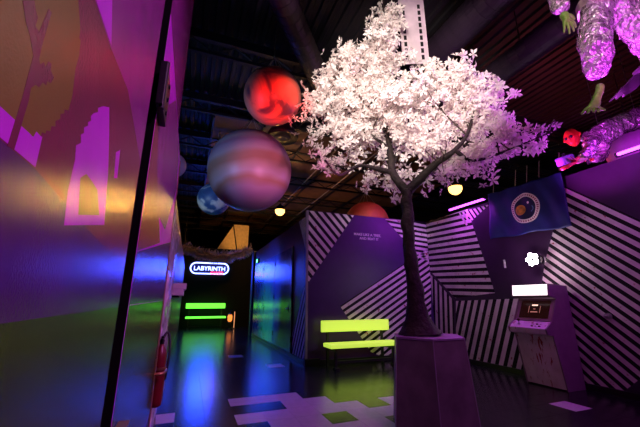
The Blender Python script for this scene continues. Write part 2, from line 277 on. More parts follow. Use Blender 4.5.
m_letter = M('white_lettering', (.85, .80, .88), .5)
pl = Matrix.Translation((3.95, 6.947, 2.83)) @ Matrix.Rotation(PI/2, 4, 'X')
mesh_text('MAKE LIKE A TREE,', .088, m_letter, 'wall_lettering', wall_back, pl, .001, 1.02, .0012)
pl = Matrix.Translation((3.99, 6.947, 2.735)) @ Matrix.Rotation(PI/2, 4, 'X')
mesh_text('AND BEAT IT', .088, m_letter, 'wall_lettering', wall_back, pl, .001, 1.02, .0012)
# hall doors
m_seam = M('door_gap', (.003, .003, .003), .95, spec=.05)
def hall_door(i, y0, y1, knob_y, lever):
    d = struct('door_%d' % i, B((2.335, y0+.012, .11), (2.369, y1-.012, 2.62)), m_hall, bevel=.004)
    obj('door_gap', B((2.352, y0-.012, .1), (2.3685, y0+.010, 2.64)), m_seam, d)
    k = BM(); tube(k, [(2.336, knob_y, 1.1), (2.29, knob_y, 1.1)], .014, 10); tube(k, [(2.30, knob_y, 1.1), (2.292, knob_y+lever, 1.1)], .011, 10)
    obj('door_handle', k, m_steel, d, smooth=True)
    obj('escutcheon', B((2.328, knob_y-.03, 1.02), (2.3349, knob_y+.03, 1.18)), m_blackmetal, d, bevel=.003)
    for z in (.4, 1.4, 2.35): obj('hinge', tube(BM(), [(2.329, y0+.012, z-.06), (2.329, y0+.012, z+.06)], .011, 8), m_blackmetal, d)
hall_door(1, 7.95, 9.75, 8.2, .11); hall_door(2, 9.75, 11.4, 11.2, -.1); hall_door(3, 11.4, 13.1, 12.2, .1)
ex = thing('exit_sign', 'small glowing green exit sign above the blue-lit hall doors', 'sign', (2.30, 12.7, 2.50))
obj('housing', B((2.322, 12.56, 2.70), (2.368, 12.86, 2.86)), m_black, ex, bevel=.005)
obj('lit_face', B((2.316, 12.58, 2.715), (2.321, 12.84, 2.845)), M('exit_green', (.02, .5, .1), .4, emit=(.05, 1, .25), es=2.5), ex)
mesh_text('EXIT', .11, M('exit_letters', (.8, .9, .8), .5, emit=(.7, 1, .8), es=2), 'lettering', ex, Matrix.Translation((2.314, 12.71, 2.74)) @ Matrix.Rotation(-PI/2, 4, 'Z') @ Matrix.Rotation(PI/2, 4, 'X'), .001)
# ---------------------------------------------------------------- left mural wall and door
OP = dict(bump=.05, bs=260, spec=.3)
m_crim = M('mural_crimson', (.16, .012, .055), .25, **OP); m_tan = M('mural_tan', (.17, .15, .02), .25, **OP)
m_magm = M('mural_magenta', (.52, .015, .62), .25, **OP); m_plum = M('mural_plum', (.24, .02, .20), .25, **OP)
m_blade = M('mural_wine', (.14, .004, .05), .25, **OP); m_grn = M('mural_green', (.035, .085, .008), .25, **OP)
m_dkv = M('mural_dark_violet', (.07, .008, .10), .25, **OP); m_teal = M('mural_slate_blue', (.010, .022, .045), .25, **OP)
m_rust = M('mural_rust', (.24, .05, .05), .25, **OP)
wall_left = struct('wall_left', B((-.34, -1.5, 0), (-.18, 1.08, 4.6)), m_crim)
obj('upper_wall', B((-.36, 1.246, 2.47), (-.215, 2.70, 4.6)), m_plum, wall_left)
obj('jamb_gap', B((-.36, 1.081, 0), (-.225, 1.245, 4.6)), m_seam, wall_left)
obj('wall_core', B((-.36, 1.246, 0), (-.23, 2.70, 2.469)), m_black, wall_left)
def paint(name, poly, mat, k, parent=wall_left): return obj(name, prism(BM(), poly, fLeft, -.0005, .00012*k), mat, parent)
paint('painted_field', [(-1.4, .0), (1.079, .0), (1.079, 1.283), (-1.4, 1.258)], m_grn, 1)
paint('painted_field', [(-1.4, 1.258), (1.079, 1.283), (1.079, 1.40), (.72, 1.42), (.45, 1.447), (-1.4, 1.44)], m_dkv, 1)
for k, mt in (('tan', m_tan), ('band', m_magm), ('peak', m_magm), ('spike2', m_magm)): paint('painted_shape', MURAL[k], mt, 3)
paint('painted_facet', [(a, b) if a < 1.079 else (1.079, b) for a, b in [(.507, 1.753), (.612, 1.757), (.79, 1.78), (1.067, 1.718), (1.079, 1.69), (1.079, 2.6), (.9, 2.6)]], m_plum, 2)
paint('painted_shape', MURAL['spike'], m_magm, 5)
paint('painted_shape', MURAL['blade'], m_blade, 5)
paint('painted_shape', MURAL['notch'], m_rust, 5)
leaf = struct('door_4', B((-.22, 1.25, .03), (-.18, 2.84, 2.455)), m_magm, bevel=.003)
dp = lambda nm, poly, mt, k=1: obj(nm, prism(BM(), poly, fLeft, -.0005, .00012*k), mt, leaf)
dp('painted_field', [(1.255, .55), (2.835, .55), (2.835, 1.30), (1.255, 1.284)], m_grn)
dp('painted_field', [(1.255, .04), (2.835, .04), (2.835, .545), (1.255, .545)], m_teal)
dp('painted_field', [(1.255, 1.286), (2.835, 1.302), (2.835, 1.75), (1.255, 1.46)], m_dkv)
dp('painted_facet', [(1.325, 2.044), (1.883, 2.442), (2.5, 2.44), (2.83, 2.2), (2.224, 1.727), (1.6, 1.70), (1.276, 1.726)], m_plum)
dp('painted_facet', [(1.255, 1.461), (2.0, 1.61), (1.45, 1.86), (1.255, 2.1)], m_rust, 3)
obj('leaf_edge', B((-.221, 1.243, .03), (-.1805, 1.2495, 2.62)), m_seam, leaf)  # black strip added to paint the shade in the door gap
h = BM(); box(h, (-.179, 1.18, 1.99), (-.156, 1.36, 2.17)); tube(h, [(-.160, 1.20, 1.98), (-.160, 1.20, 2.18)], .010, 10)
for z in (2.02, 2.08, 2.14): tube(h, [(-.170, 1.30, z), (-.150, 1.30, z)], .009, 8)
obj('hinge', h, m_blackmetal, leaf, bevel=.0015)
h = BM(); box(h, (-.179, 1.29, .45), (-.170, 1.355, .62)); tube(h, [(-.173, 1.288, .44), (-.173, 1.288, .63)], .010, 10)
obj('hinge', h, m_blackmetal, leaf, bevel=.0015)
obj('edge_strip', B((-.186, 2.841, .03), (-.174, 2.853, 2.45)), M('worn_edge_strip', (.28, .16, .10), .4, .3), leaf)
m_brass = M('worn_brass', (.45, .28, .12), .35, .9)
h = BM(); box(h, (-.1795, 2.70, .70), (-.172, 2.80, .90)); obj('handle_plate', h, m_brass, leaf, bevel=.002)
h = BM(); tube(h, smooth_path([(-.175, 2.75, .80), (-.13, 2.75, .80), (-.115, 2.80, .80), (-.112, 2.90, .80)], 4), .011, 10); obj('handle_lever', h, m_brass, leaf, smooth=True)
lb = obj('lock_box', B((-.178, 1.27, .75), (-.145, 1.35, .915)), m_black, leaf, bevel=.006)
obj('lock_box_lid', B((-.177, 1.265, .916), (-.143, 1.355, .922)), m_brass, lb, bevel=.002)
# plastic wrapped rack beyond the door
m_wrap = M('crumpled_clear_plastic', (.55, .48, .55), .16, bump=1.0, bs=14, vs=10, var=.4, spec=.9)
rk = thing('wrapped_rack', 'tall narrow rack wrapped in crumpled clear plastic beyond the mural door', 'rack', (-.2, 3.6, 0))
bm = BM()
NY, NZ = 14, 34
def wr(y, z): return -.19+.035*noise.noise((y*5, z*4, 1.7))+.02*noise.noise((y*13, z*11, 4.1))
vs = [[bm.verts.new((wr(3.1+1.1*a/NY, .25+1.85*b/NZ), 3.1+1.1*a/NY, .25+1.85*b/NZ)) for b in range(NZ+1)] for a in range(NY+1)]
for a in range(NY):
    for b in range(NZ): bm.faces.new((vs[a][b], vs[a+1][b], vs[a+1][b+1], vs[a][b+1]))
r = bmesh.ops.extrude_face_region(bm, geom=bm.faces[:]); 
for v in r['geom']:
    if isinstance(v, bmesh.types.BMVert): v.co.x = -.33
obj('plastic_wrap', bm, m_wrap, rk, smooth=True)
for y in (3.15, 4.15):
    for x in (-.32, -.22): obj('post', tube(BM(), [(x, y, 0), (x, y, 2.08)], .012, 8), m_blackmetal, rk)
m_board = M('white_foam_board', (.88, .84, .9), .45)
for k, (z, a) in enumerate(((1.36, .0), (1.43, .03))):
    bo = box(BM(), (-.30, 4.28, z), (-.07+k*.02, 5.0, z+.068), Matrix.Rotation(a, 3, 'Z'))
    tag(obj('foam_board', bo, m_board, bevel=.004), ('white foam board lying on the bracket behind the wrapped rack', 'white foam board lying on top of another foam board')[k], 'board', 'white foam boards')
sb = thing('wall_bracket', 'dark metal bracket holding up the white foam boards', 'bracket', (-.33, 4.7, 1.3))
for y in (4.4, 4.85):
    bq = BM(); box(bq, (-.339, y-.015, 1.05), (-.325, y+.015, 1.355)); box(bq, (-.325, y-.015, 1.34), (-.12, y+.015, 1.357)); obj('bracket_arm', bq, m_blackmetal, sb)
obj('wall_rail', B((-.3395, 4.63, 1.2), (-.326, 4.84, 1.24)), m_blackmetal, sb)
fe = thing('fire_extinguisher', 'red fire extinguisher with black hose hanging beyond the door edge', 'extinguisher', (-.14, 3.0, .4))
m_red = M('extinguisher_red', (.12, .006, .010), .35)
obj('cylinder', lathe(BM(), [(.03, 0), (.042, .012), (.045, .04), (.045, .36), (.036, .40), (.02, .43), (.015, .45)], (-.165, 3.04, .52), 20), m_red, fe, smooth=True)
v = BM(); lathe(v, [(.016, 0), (.018, .03), (.010, .05)], (-.165, 3.04, .965), 12); box(v, (-.175, 3.0, 1.0), (-.155, 3.12, 1.010)); box(v, (-.175, 3.02, 1.016), (-.155, 3.13, 1.026)); obj('valve', v, m_blackmetal, fe)
obj('hose', tube(BM(), smooth_path([(-.165, 3.05, .99), (-.14, 3.08, 1.05), (-.115, 3.08, 1.0), (-.105, 3.06, .88), (-.112, 3.06, .76), (-.118, 3.06, .70)], 5), .009, 8), m_black, fe, smooth=True)
bq = BM(); lathe(bq, [(.0455, 0), (.049, .0), (.049, .02), (.0455, .02)], (-.165, 3.04, .78), 20); box(bq, (-.235, 3.02, .75), (-.205, 3.06, .85)); obj('bracket', bq, m_brass, fe)
# ---------------------------------------------------------------- ceiling
bm = BM(); xs = []; x = -6.0
while x < 14: xs += [(x, 6.24), (x+.09, 6.24), (x+.11, 6.2), (x+.19, 6.2)]; x += .21
prev = None
for xx, zz in xs:
    a, b = bm.verts.new((xx, -5, zz)), bm.verts.new((xx, 34, zz))
    if prev: bm.faces.new((prev[0], prev[1], b, a))
    prev = (a, b)
box(bm, (-6, -5, 6.26), (14.2, 34, 6.4))
ceiling = struct('ceiling', bm, m_deck)
def joist(y):
    bm = BM(); box(bm, (-6, y-.05, 6.02), (14, y+.05, 6.2)); box(bm, (-6, y-.04, 5.72), (14, y+.04, 5.78))
    x = -6.0; k = 0
    while x < 13.5:
        tube(bm, [(x, y, 5.78 if k % 2 else 6.02), (x+.4, y, 6.02 if k % 2 else 5.78)], .014, 5, False); x += .4; k += 1
    return bm
for y in (2.1, 5.53, 7.6, 9.6, 11.8, 14.2, 16.6, 19.0, 22): obj('ceiling_joist', joist(y), m_joist, ceiling)
for i in range(7):
    for j in range(7):
        x, y = .2+i*1.35, 8.2+j*2.2
        obj('ceiling_panel', B((x, y, 6.06), (x+1.30, y+2.14, 6.10)), m_panel, ceiling)
for x in (.2, 1.55, 2.9, 4.25, 5.6, 6.95): obj('panel_rail', B((x-.045, 8.2, 5.98), (x, 23.6, 6.06)), m_joist, ceiling)
m_pipe = M('pale_conduit', (.45, .36, .28), .5)
for k, x in enumerate((1.1, 3.9, 5.2)): obj('conduit', tube(BM(), [(x, 8.3, 5.9), (x, 20, 5.9)], .025, 6), m_pipe, ceiling)
# ducts
def duct(a, b, r, mat, label):
    a, b = Vector(a), Vector(b); t = (b-a).normalized(); n = int((b-a).length/.9)
    d = thing('air_duct', label, 'duct', tuple((a+b)/2), 'round ducts under the ceiling')
    obj('pipe', tube(BM(), [a, b], r, 28), mat, d, smooth=False)
    bm = BM(); L = (b-a).length; s = .12
    while s < L: tube(bm, [a+t*s, a+t*(s+.012)], r+.006, 28); s += .16
    o = obj('spiral_seam', bm, mat, d)
    for k in range(n):
        p = a+t*(k+.5)*L/n
        obj('hanger_strap', tube(BM(), [p+Vector((0, 0, r*.7)), (p.x, p.y, 6.21)], .012, 6), m_blackmetal, d)
m_duct = M('dark_duct_paint', (.045, .030, .034), .45, .3)
m_ductp = M('purple_black_duct_paint', (.030, .018, .034), .45, .3)
duct((-.6, 1.8, 5.5), (3.05, 6.55, 5.5), .20, m_duct, 'dark round spiral duct running diagonally beside the red planet')
duct((3.87, -3, 5.75), (3.87, 7.3, 5.75), .27, m_ductp, 'wide round duct running past the film strip toward the hall')
duct((4.85, -3, 5.3), (4.85, 7.3, 5.3), .22, m_ductp, 'narrower round duct running between the tree and the green-handed figure')
# ---------------------------------------------------------------- hanging planets
def planet(name, label, c, r, mat, rig=True, top=6.19):
    t = thing(name, label, 'planet', c, 'planet globes hanging from the ceiling')
    obj('globe', ball(BM(), c, r, 5), mat, t, smooth=True)
    c = Vector(c)
    hub = c+Vector((0, 0, r+.32))
    for k in range(4):
        a = PI/4+k*PI/2
        obj('hanging_wire', tube(BM(), [c+Vector((math.cos(a)*r*.42, math.sin(a)*r*.42, r*.905)), hub], .006, 5), m_steel, t)
    obj('hanging_strap', tube(BM(), [hub, (c.x, c.y, top)], .012, 6), m_steel, t)
    return t
def banded(name, stops, scale, dist, axis=2, det=3, kind='wave'):
    m = M(name, (.5, .5, .5), .42); nt = m.node_tree; b = nt.nodes['Principled BSDF']
    tc = nt.nodes.new('ShaderNodeTexCoord'); mp = nt.nodes.new('ShaderNodeMapping'); nt.links.new(tc.outputs['Generated'], mp.inputs['Vector'])
    rp = nt.nodes.new('ShaderNodeValToRGB')
    if kind == 'wave':
        mp.inputs['Rotation'].default_value = (.12, .10, 0)
        nz = nt.nodes.new('ShaderNodeTexNoise'); nz.inputs['Scale'].default_value = 3; nt.links.new(mp.outputs[0], nz.inputs['Vector'])
        sx = nt.nodes.new('ShaderNodeSeparateXYZ'); nt.links.new(mp.outputs[0], sx.inputs[0])
        ad = nt.nodes.new('ShaderNodeMath'); ad.operation = 'MULTIPLY_ADD'; ad.inputs[1].default_value = dist
        nt.links.new(nz.outputs['Fac'], ad.inputs[0]); nt.links.new(sx.outputs['Z'], ad.inputs[2]); nt.links.new(ad.outputs[0], rp.inputs['Fac'])
    else:
        nz = nt.nodes.new('ShaderNodeTexNoise'); nz.inputs['Scale'].default_value = scale; nz.inputs['Detail'].default_value = 6; nz.inputs['Distortion'].default_value = dist
        nt.links.new(mp.outputs[0], nz.inputs['Vector']); nt.links.new(nz.outputs['Fac'], rp.inputs['Fac'])
    cr = rp.color_ramp
    while len(cr.elements) > 1: cr.elements.remove(cr.elements[0])
    cr.elements[0].position = stops[0][0]; cr.elements[0].color = stops[0][1]+(1,)
    for p, c in stops[1:]: e = cr.elements.new(p); e.color = c+(1,)
    nt.links.new(rp.outputs[0], b.inputs['Base Color']); return m
cr_, br_, dk_ = (.50, .38, .36), (.40, .21, .13), (.26, .15, .22)
m_jup = banded('gas_giant_bands', [(0, dk_), (.12, (.33, .20, .30)), (.2, (.42, .28, .34)), (.27, br_), (.33, cr_), (.40, (.48, .31, .24)), (.46, br_), (.52, (.44, .25, .16)), (.58, cr_), (.66, (.44, .30, .36)), (.72, (.36, .21, .28)), (.8, cr_), (.9, (.32, .19, .27)), (1, dk_)], 1, .10)
m_mars = banded('red_planet_map', [(.30, (.03, .03, .06)), (.40, (.12, .07, .10)), (.48, (.75, .25, .16)), (.7, (.85, .40, .30)), (.8, (.9, .6, .5))], 1.5, .8, kind='noise')
m_earth = banded('blue_planet_map', [(.32, (.02, .05, .22)), (.48, (.05, .14, .40)), (.55, (.5, .6, .75)), (.7, (.9, .92, .95))], 2.6, .5, kind='noise')
m_lil = M('lilac_globe_paint', (.62, .52, .72), .5)
planet('red_planet', 'red and blue-black mottled planet globe hanging beside the dark duct', (1.0, 4.77, 4.61), .478, m_mars)
planet('gas_planet', 'large banded pink and tan planet globe hanging under the red planet', (.83, 5.68, 3.60), .75, m_jup)
planet('blue_planet', 'small blue and white planet globe partly behind the banded planet', (.39, 9.07, 4.0), .44, m_earth)
planet('lilac_planet', 'small plain lilac globe peeking out from behind the mural wall', (-.66, 8.17, 4.48), .30, m_lil)
planet('crimson_planet', 'dark red globe rising behind the violet bench wall', (4.42, 7.80, 3.36), .62, M('crimson_globe_paint', (.55, .10, .06), .5))
planet('violet_planet', 'violet-lit globe behind the flying red-headed figure', (8.34, 3.45, 4.32), .46, M('violet_globe_paint', (.5, .25, .6), .5))
sp = thing('pendant_speaker', 'black round pendant speaker hanging beside the banded planet', 'speaker', (1.66, 6.64, 4.95))
obj('body', lathe(BM(), [(.34, 0), (.36, .03), (.34, .10), (.22, .28), (.10, .36)], (1.66, 6.64, 4.90), 32), m_black, sp, smooth=False)
obj('rim', lathe(BM(), [(.24, -.012), (.34, -.02), (.355, 0), (.25, .0)], (1.66, 6.64, 4.90), 32), m_blackmetal, sp)
obj('cone', lathe(BM(), [(.05, -.02), (.12, -.03), (.17, -.02), (.19, -.005)], (1.66, 6.64, 4.90), 32), M('speaker_cone', (.05, .045, .06), .4), sp)
obj('hanging_cable', tube(BM(), [(1.66, 6.64, 5.25), (1.66, 6.64, 6.19)], .01, 6), m_blackmetal, sp)
# ---------------------------------------------------------------- warm ceiling lamps
def warm_lamp(c, label, e, ztop=6.07):
    t = thing('pendant_lamp', label, 'lamp', c, 'warm pendant lamps')
    obj('shade', lathe(BM(), [(.20, .0), (.21, .02), (.16, .12), (.06, .20), (.03, .24)], c, 20), m_blackmetal, t)
    obj('bulb', ball(BM(), (c[0], c[1], c[2]-.04), .19, 3), M('warm_bulb', (1, .7, .3), .4, emit=(1, .50, .12), es=4.5), t, smooth=True)
    obj('cord', tube(BM(), [(c[0], c[1], c[2]+.24), (c[0], c[1], ztop)], .012, 6), m_blackmetal, t)
    l = lamp('pendant_light', 'POINT', (c[0], c[1], c[2]-.16), e, WARM, size=.12); l.parent = t; l.matrix_parent_inverse = Matrix.Translation(-Vector(c))
warm_lamp((3.05, 12.26, 4.78), 'warm glowing pendant lamp above the hall near the banded planet', 1000)
warm_lamp((6.9, 6.95, 4.48), 'warm glowing pendant lamp seen through the lower tree blossoms', 60, 6.21)
pk = M('lit_cream_canvas', (.75, .58, .36), .7)
ca = thing('canvas_panel', 'cream canvas panel hanging in warm light above the tinsel garland', 'panel', (2.3, 19, 4.0))
obj('sheet', prism(BM(), [(1.15, 4.0), (2.9, 4.1), (2.9, 5.55), (2.05, 5.55)], lambda u, v, d: (u, 19+d, v), 0, .03), pk, ca)
obj('frame_bar', tube(BM(), [(2.0, 18.97, 5.55), (2.28, 18.97, 4.05)], .03, 6), m_black, ca)
obj('hanging_rod', tube(BM(), [(2.5, 19.01, 5.5), (2.5, 19.01, 6.05)], .012, 6), m_black, ca)
l = lamp('canvas_light', 'SPOT', (2.2, 17.2, 4.6), 60, WARM, (2.3, 19, 4.8), .1, 70, .6)
# ---------------------------------------------------------------- neon sign on the end wall
ns = thing('neon_sign', 'blue and white neon capsule sign on the dark end wall', 'sign', (.84, 17.9, 2.9))
m_neon = M('neon_blue_white', (.5, .6, 1), .4, emit=(.28, .36, 1.0), es=5); m_neonr = M('neon_red', (1, .1, .2), .4, emit=(1.0, .04, .14), es=5)
W2, H2, cx, cz = .93, .27, .86, 2.90
pts = []
for k in range(17): a = -PI/2+PI*k/16; pts.append((cx+W2-H2+H2*math.cos(a), 17.93, cz+H2*math.sin(a)))
for k in range(17): a = PI/2+PI*k/16; pts.append((cx-W2+H2+H2*math.cos(a), 17.93, cz+H2*math.sin(a)))
pts.append(pts[0])
obj('neon_outline', tube(BM(), pts, .032, 8), m_neon, ns, smooth=True)
obj('backing', prism(BM(), [(p[0], p[2]) for p in pts[:-1]], lambda u, v, d: (u, 17.97+d, v), 0, .029), M('sign_backing', (.01, .015, .10), .3), ns)
pl = Matrix.Translation((cx, 17.93, cz-.11)) @ Matrix.Rotation(PI/2, 4, 'X')
mesh_text('LABYRINTH', .30, m_neon, 'lettering', ns, pl, .012, .98, .004)
pl = Matrix.Translation((cx+.36, 17.91, cz-.30)) @ Matrix.Rotation(PI/2, 4, 'X')
mesh_text('GAMES', .20, m_neonr, 'lettering', ns, pl, .01, 1.0, .003)
l = lamp('neon_glow', 'AREA', (.86, 17.85, 2.9), 100, BLUE, (.86, 10, 1.8), 1.0); l.parent = ns; l.matrix_parent_inverse = Matrix.Translation(-Vector(ns.location))
# tinsel garland
ga = thing('tinsel_garland', 'fuzzy tinsel garland swagged across the top of the dark hall end', 'garland', (.9, 15.5, 3.3))
rope = [(-.40+2.85*k/24, 15.2, 3.62-.42*math.sin(PI*k/24)-.04*math.sin(k*1.3)) for k in range(25)]
obj('rope', tube(BM(), rope, .02, 6), m_black, ga)
bm = BM()
for k in range(3000):
    i = rnd.random()*23.99; a, b = Vector(rope[int(i)]), Vector(rope[int(i)+1]); p = a.lerp(b, i % 1)
    d = Vector((rnd.gauss(0, 1), rnd.gauss(0, 1), rnd.gauss(-.9, 1))).normalized()*rnd.uniform(.06, .36); s = d.cross(Vector((rnd.random(), rnd.random(), rnd.random()))).normalized()*.011
    bm.faces.new([bm.verts.new(p+q) for q in (s, -s, d-s, d+s)])
o = obj('tinsel', bm, M('foil_tinsel', (.55, .45, .45), .3, .6), ga); o['kind'] = 'stuff'
for x, y in ((-.40, 3.62), (2.45, 3.62)): obj('hook', tube(BM(), [(x, 15.2, y), (x, 15.2, 6.05)], .008, 5), m_blackmetal, ga)
# lantern by the bench
ln = thing('lantern_stand', 'small glowing orange lantern with a thin post beside the green bench', 'lantern', (2.0, 16.9, 0))
obj('base', lathe(BM(), [(.16, 0), (.16, .03), (.05, .05)], (2.05, 16.9, 0), 16), m_black, ln)
obj('post', tube(BM(), [(2.13, 16.9, .04), (2.13, 16.9, .78)], .018, 8), M('pale_post', (.8, .5, .35), .4, emit=(1, .40, .15), es=.9), ln)  # warm glow put into the post by emission; it is no lamp
m_glow = M('orange_lantern_glass', (.9, .35, .1), .4, emit=(1, .28, .05), es=1.4)
obj('lantern_glass', lathe(BM(), [(.05, 0), (.10, .05), (.11, .25), (.08, .33)], (1.92, 16.9, .32), 14), m_glow, ln)
q = BM(); lathe(q, [(.09, 0), (.10, .03), (.03, .09)], (1.92, 16.9, .65), 14); obj('lantern_cap', q, m_black, ln); obj('lantern_foot', lathe(BM(), [(.04, 0), (.09, .02), (.06, .05)], (1.92, 16.9, .27), 14), m_black, ln)
obj('arm', tube(BM(), smooth_path([(2.13, 16.9, .76), (2.03, 16.9, .84), (1.93, 16.9, .80), (1.92, 16.9, .73)], 3), .012, 6), m_black, ln)
obj('stem', tube(BM(), [(2.05, 16.9, .04), (1.94, 16.9, .28)], .02, 6), m_black, ln)
# ---------------------------------------------------------------- benches
def bench(label, x0, x1, yb, ys0, ys1, zb, zs, mat, glow, ec, parts_t=.05):
    t = thing('bench', label, 'bench', ((x0+x1)/2, (yb+ys0)/2, 0), 'glowing benches')
    obj('backrest', B((x0, yb, zb[0]), (x1, yb+parts_t, zb[1])), mat, t, bevel=.012)
    obj('seat', B((x0+.02, ys0, zs-.075), (x1+.02, ys1, zs)), mat, t, bevel=.014)
    for x in (x0+.14, x1-.18):
        f = BM(); box(f, (x, yb+.05, 0), (x+.05, yb+.1, zb[1]-.03)); obj('back_post', f, m_black, t, bevel=.004)
        f = BM(); box(f, (x, ys0+.06, 0), (x+.05, ys0+.11, zs-.076)); obj('leg', f, m_black, t, bevel=.004)
        f = BM(); box(f, (x, ys0+.111, zs-.14), (x+.05, yb+.049, zs-.08)); obj('seat_rail', f, m_black, t)
        f = BM(); box(f, (x-.02, ys0-.02, 0), (x+.07, ys0+.14, .035)); obj('foot', f, m_black, t)
    obj('stretcher', B((x0+.192, ys0+.07, .10), (x1-.181, ys0+.10, .15)), m_black, t)
    return t
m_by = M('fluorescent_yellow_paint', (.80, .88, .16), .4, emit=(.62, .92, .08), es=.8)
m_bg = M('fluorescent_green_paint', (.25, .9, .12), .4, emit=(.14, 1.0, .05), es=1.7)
b1 = bench('glowing yellow-green bench against the violet wall beside the planter', 2.64, 4.28, 6.72, 6.28, 6.68, (.66, .89), .46, m_by, 1, None)
b2 = bench('glowing green bench under the neon sign at the hall end', -.10, 1.72, 17.5, 17.0, 17.48, (.93, 1.17), .56, m_bg, 1, None)
# ---------------------------------------------------------------- purple tube lights on the right wall
m_tube = M('violet_led_tube', (.8, .4, 1), .4, emit=(.60, .08, 1.0), es=4.5)
for k, (a, b) in enumerate((((5.69, 6.0, 3.42), (5.69, 4.95, 3.40)), ((5.69, 2.56, 3.38), (5.69, 1.46, 3.38)))):
    t = thing('tube_light', ('violet tube light on the wall top beside the blue flag', 'violet tube light on the wall top under the flying figure')[k], 'light', tuple((Vector(a)+Vector(b))/2), 'violet tube lights on the wall top')
    obj('tube', tube(BM(), [a, b], .024, 12), m_tube, t, smooth=True)
    obj('fixture', B((5.715, b[1]-.03, a[2]-.025), (5.75, a[1]+.03, a[2]+.03)), m_blackmetal, t)
    for y in (a[1], b[1]): obj('end_cap', tube(BM(), [(5.69, y-.015, a[2]), (5.69, y+.015, a[2])], .03, 12), m_black, t)
    l = lamp('tube_glow', 'AREA', (5.60, (a[1]+b[1])/2, a[2]), 36, VIO, (4.6, (a[1]+b[1])/2, a[2]-1.4), 1.0)
    l.data.shape = 'RECTANGLE'; l.data.size = .05; l.data.size_y = 1.0
    l.parent = t; l.matrix_parent_inverse = Matrix.Translation(-Vector(t.location))
# ---------------------------------------------------------------- flood light above the arcade
fl = thing('flood_light', 'bright white cluster flood light on the wall above the arcade machine', 'light', (5.7, 4.0, 2.0))
obj('wall_plate', tube(BM(), [(5.749, 4.02, 2.0), (5.715, 4.02, 2.0)], .07, 16), m_blackmetal, fl)
obj('stem', tube(BM(), [(5.715, 4.02, 2.0), (5.62, 4.02, 2.0)], .02, 8), m_blackmetal, fl)
m_flood = M('flood_led', (1, 1, 1), .4, emit=(1.0, .90, 1.0), es=34)
for k in range(5):
    a = 2*PI*k/5; c = (5.58, 4.02+.075*math.cos(a), 2.0+.075*math.sin(a))
    hd = obj('lamp_head', tube(BM(), [(5.63, c[1], c[2]), (5.565, c[1], c[2])], [.03, .05], 12), m_blackmetal, fl)
    obj('bulb', ball(BM(), (5.56, c[1], c[2]), .042, 2), m_flood, hd, smooth=True)
l = lamp('flood_glow', 'POINT', (5.48, 4.02, 2.0), 15, (1, .76, .86), size=.06); l.parent = fl; l.matrix_parent_inverse = Matrix.Translation(-Vector(fl.location))
# door knob and thermostat details on the right wall
kb = thing('door_knob', 'small steel knob on the striped wall beside the arcade machine', 'knob', (5.72, 3.14, 1.08))
obj('rose', tube(BM(), [(5.748, 3.14, 1.08), (5.735, 3.14, 1.08)], .045, 16), m_steel, kb)
obj('knob', ball(BM(), (5.69, 3.14, 1.08), .035, 2), m_steel, kb, smooth=True); obj('spindle', tube(BM(), [(5.735, 3.14, 1.08), (5.70, 3.14, 1.08)], .014, 8), m_steel, kb)
sw = thing('light_switch', 'small pale switch strip on the plum wall below the flag', 'switch', (5.73, 4.75, 2.0))
obj('plate', B((5.738, 4.715, 1.92), (5.749, 4.755, 2.08)), M('pale_switch', (.6, .55, .65), .4), sw, bevel=.003)
obj('rocker', B((5.733, 4.725, 1.97), (5.738, 4.745, 2.03)), M('pale_switch', (.6, .55, .65), .4), sw, bevel=.001)
# ---------------------------------------------------------------- blue flag
fg = thing('blue_flag', 'dark blue flag with a round white-ringed planet emblem on the right wall', 'flag', (5.7, 4.1, 2.5))
def fx(y, z): return 5.705-.022*math.sin(y*9+z*3)*min(1, (3.5-z)*1.2)-.014*math.sin(y*17-z*7)
NU, NV = 44, 26
bm = BM(); g0 = []
for a in range(NU+1):
    row = []
    for b in range(NV+1):
        u, v = a/NU, b/NV
        y = 4.86-1.50*u-.10*(1-v)*(u-.5)*0; zt = 3.47-.06*u+.012*math.sin(u*22); zb = 2.52-.05*u+.015*math.sin(u*13)
        z = zt+(zb-zt)*v; y += -.02*v*math.sin(u*3)+.08*(v)*(1-u)
        row.append(bm.verts.new((fx(y, z), y, z)))
    g0.append(row)
for a in range(NU):
    for b in range(NV): bm.faces.new((g0[a][b], g0[a+1][b], g0[a+1][b+1], g0[a][b+1]))
fcl = obj('cloth', bm, M('flag_blue_cloth', (.010, .013, .15), .6, bump=.15, bs=300), fg, smooth=True)
md = fcl.modifiers.new('thickness', 'SOLIDIFY'); md.thickness = .003; md.offset = 1
def emblem(name, mat, f, nr, na, e, a0=0, a1=2*PI):
    bm = BM(); v = []
    for r in range(nr+1):
        row = []
        for a in range(na+1):
            y, z = f(r/nr, a0+(a1-a0)*a/na); row.append(bm.verts.new((fx(y, z)-e, y, z)))
        v.append(row)
    for r in range(nr):
        for a in range(na): bm.faces.new((v[r][a], v[r][a+1], v[r+1][a+1], v[r+1][a]))
    bmesh.ops.remove_doubles(bm, verts=bm.verts, dist=1e-5)
    return obj(name, bm, mat, fg, smooth=True)
CY, CZ = 4.10, 2.97
m_ring = M('emblem_white', (.92, .72, .80), .6)
emblem('emblem_ring', m_ring, lambda r, a: (CY-(.215+.07*r)*math.cos(a), CZ+(.215+.07*r)*math.sin(a)), 3, 48, .007)
emblem('emblem_field', M('emblem_navy', (.008, .008, .06), .6), lambda r, a: (CY-.214*r*math.cos(a), CZ+.214*r*math.sin(a)), 8, 40, .006)
emblem('emblem_planet', M('emblem_orange', (.62, .22, .03), .6, var=.5, vs=14), lambda r, a: (CY+.085-.10*r*math.cos(a), CZ-.02+.10*r*math.sin(a)), 5, 28, .009)
emblem('emblem_moon', m_ring, lambda r, a: (CY-.085-.024*r*math.cos(a), CZ+.085+.024*r*math.sin(a)), 3, 16, .009)
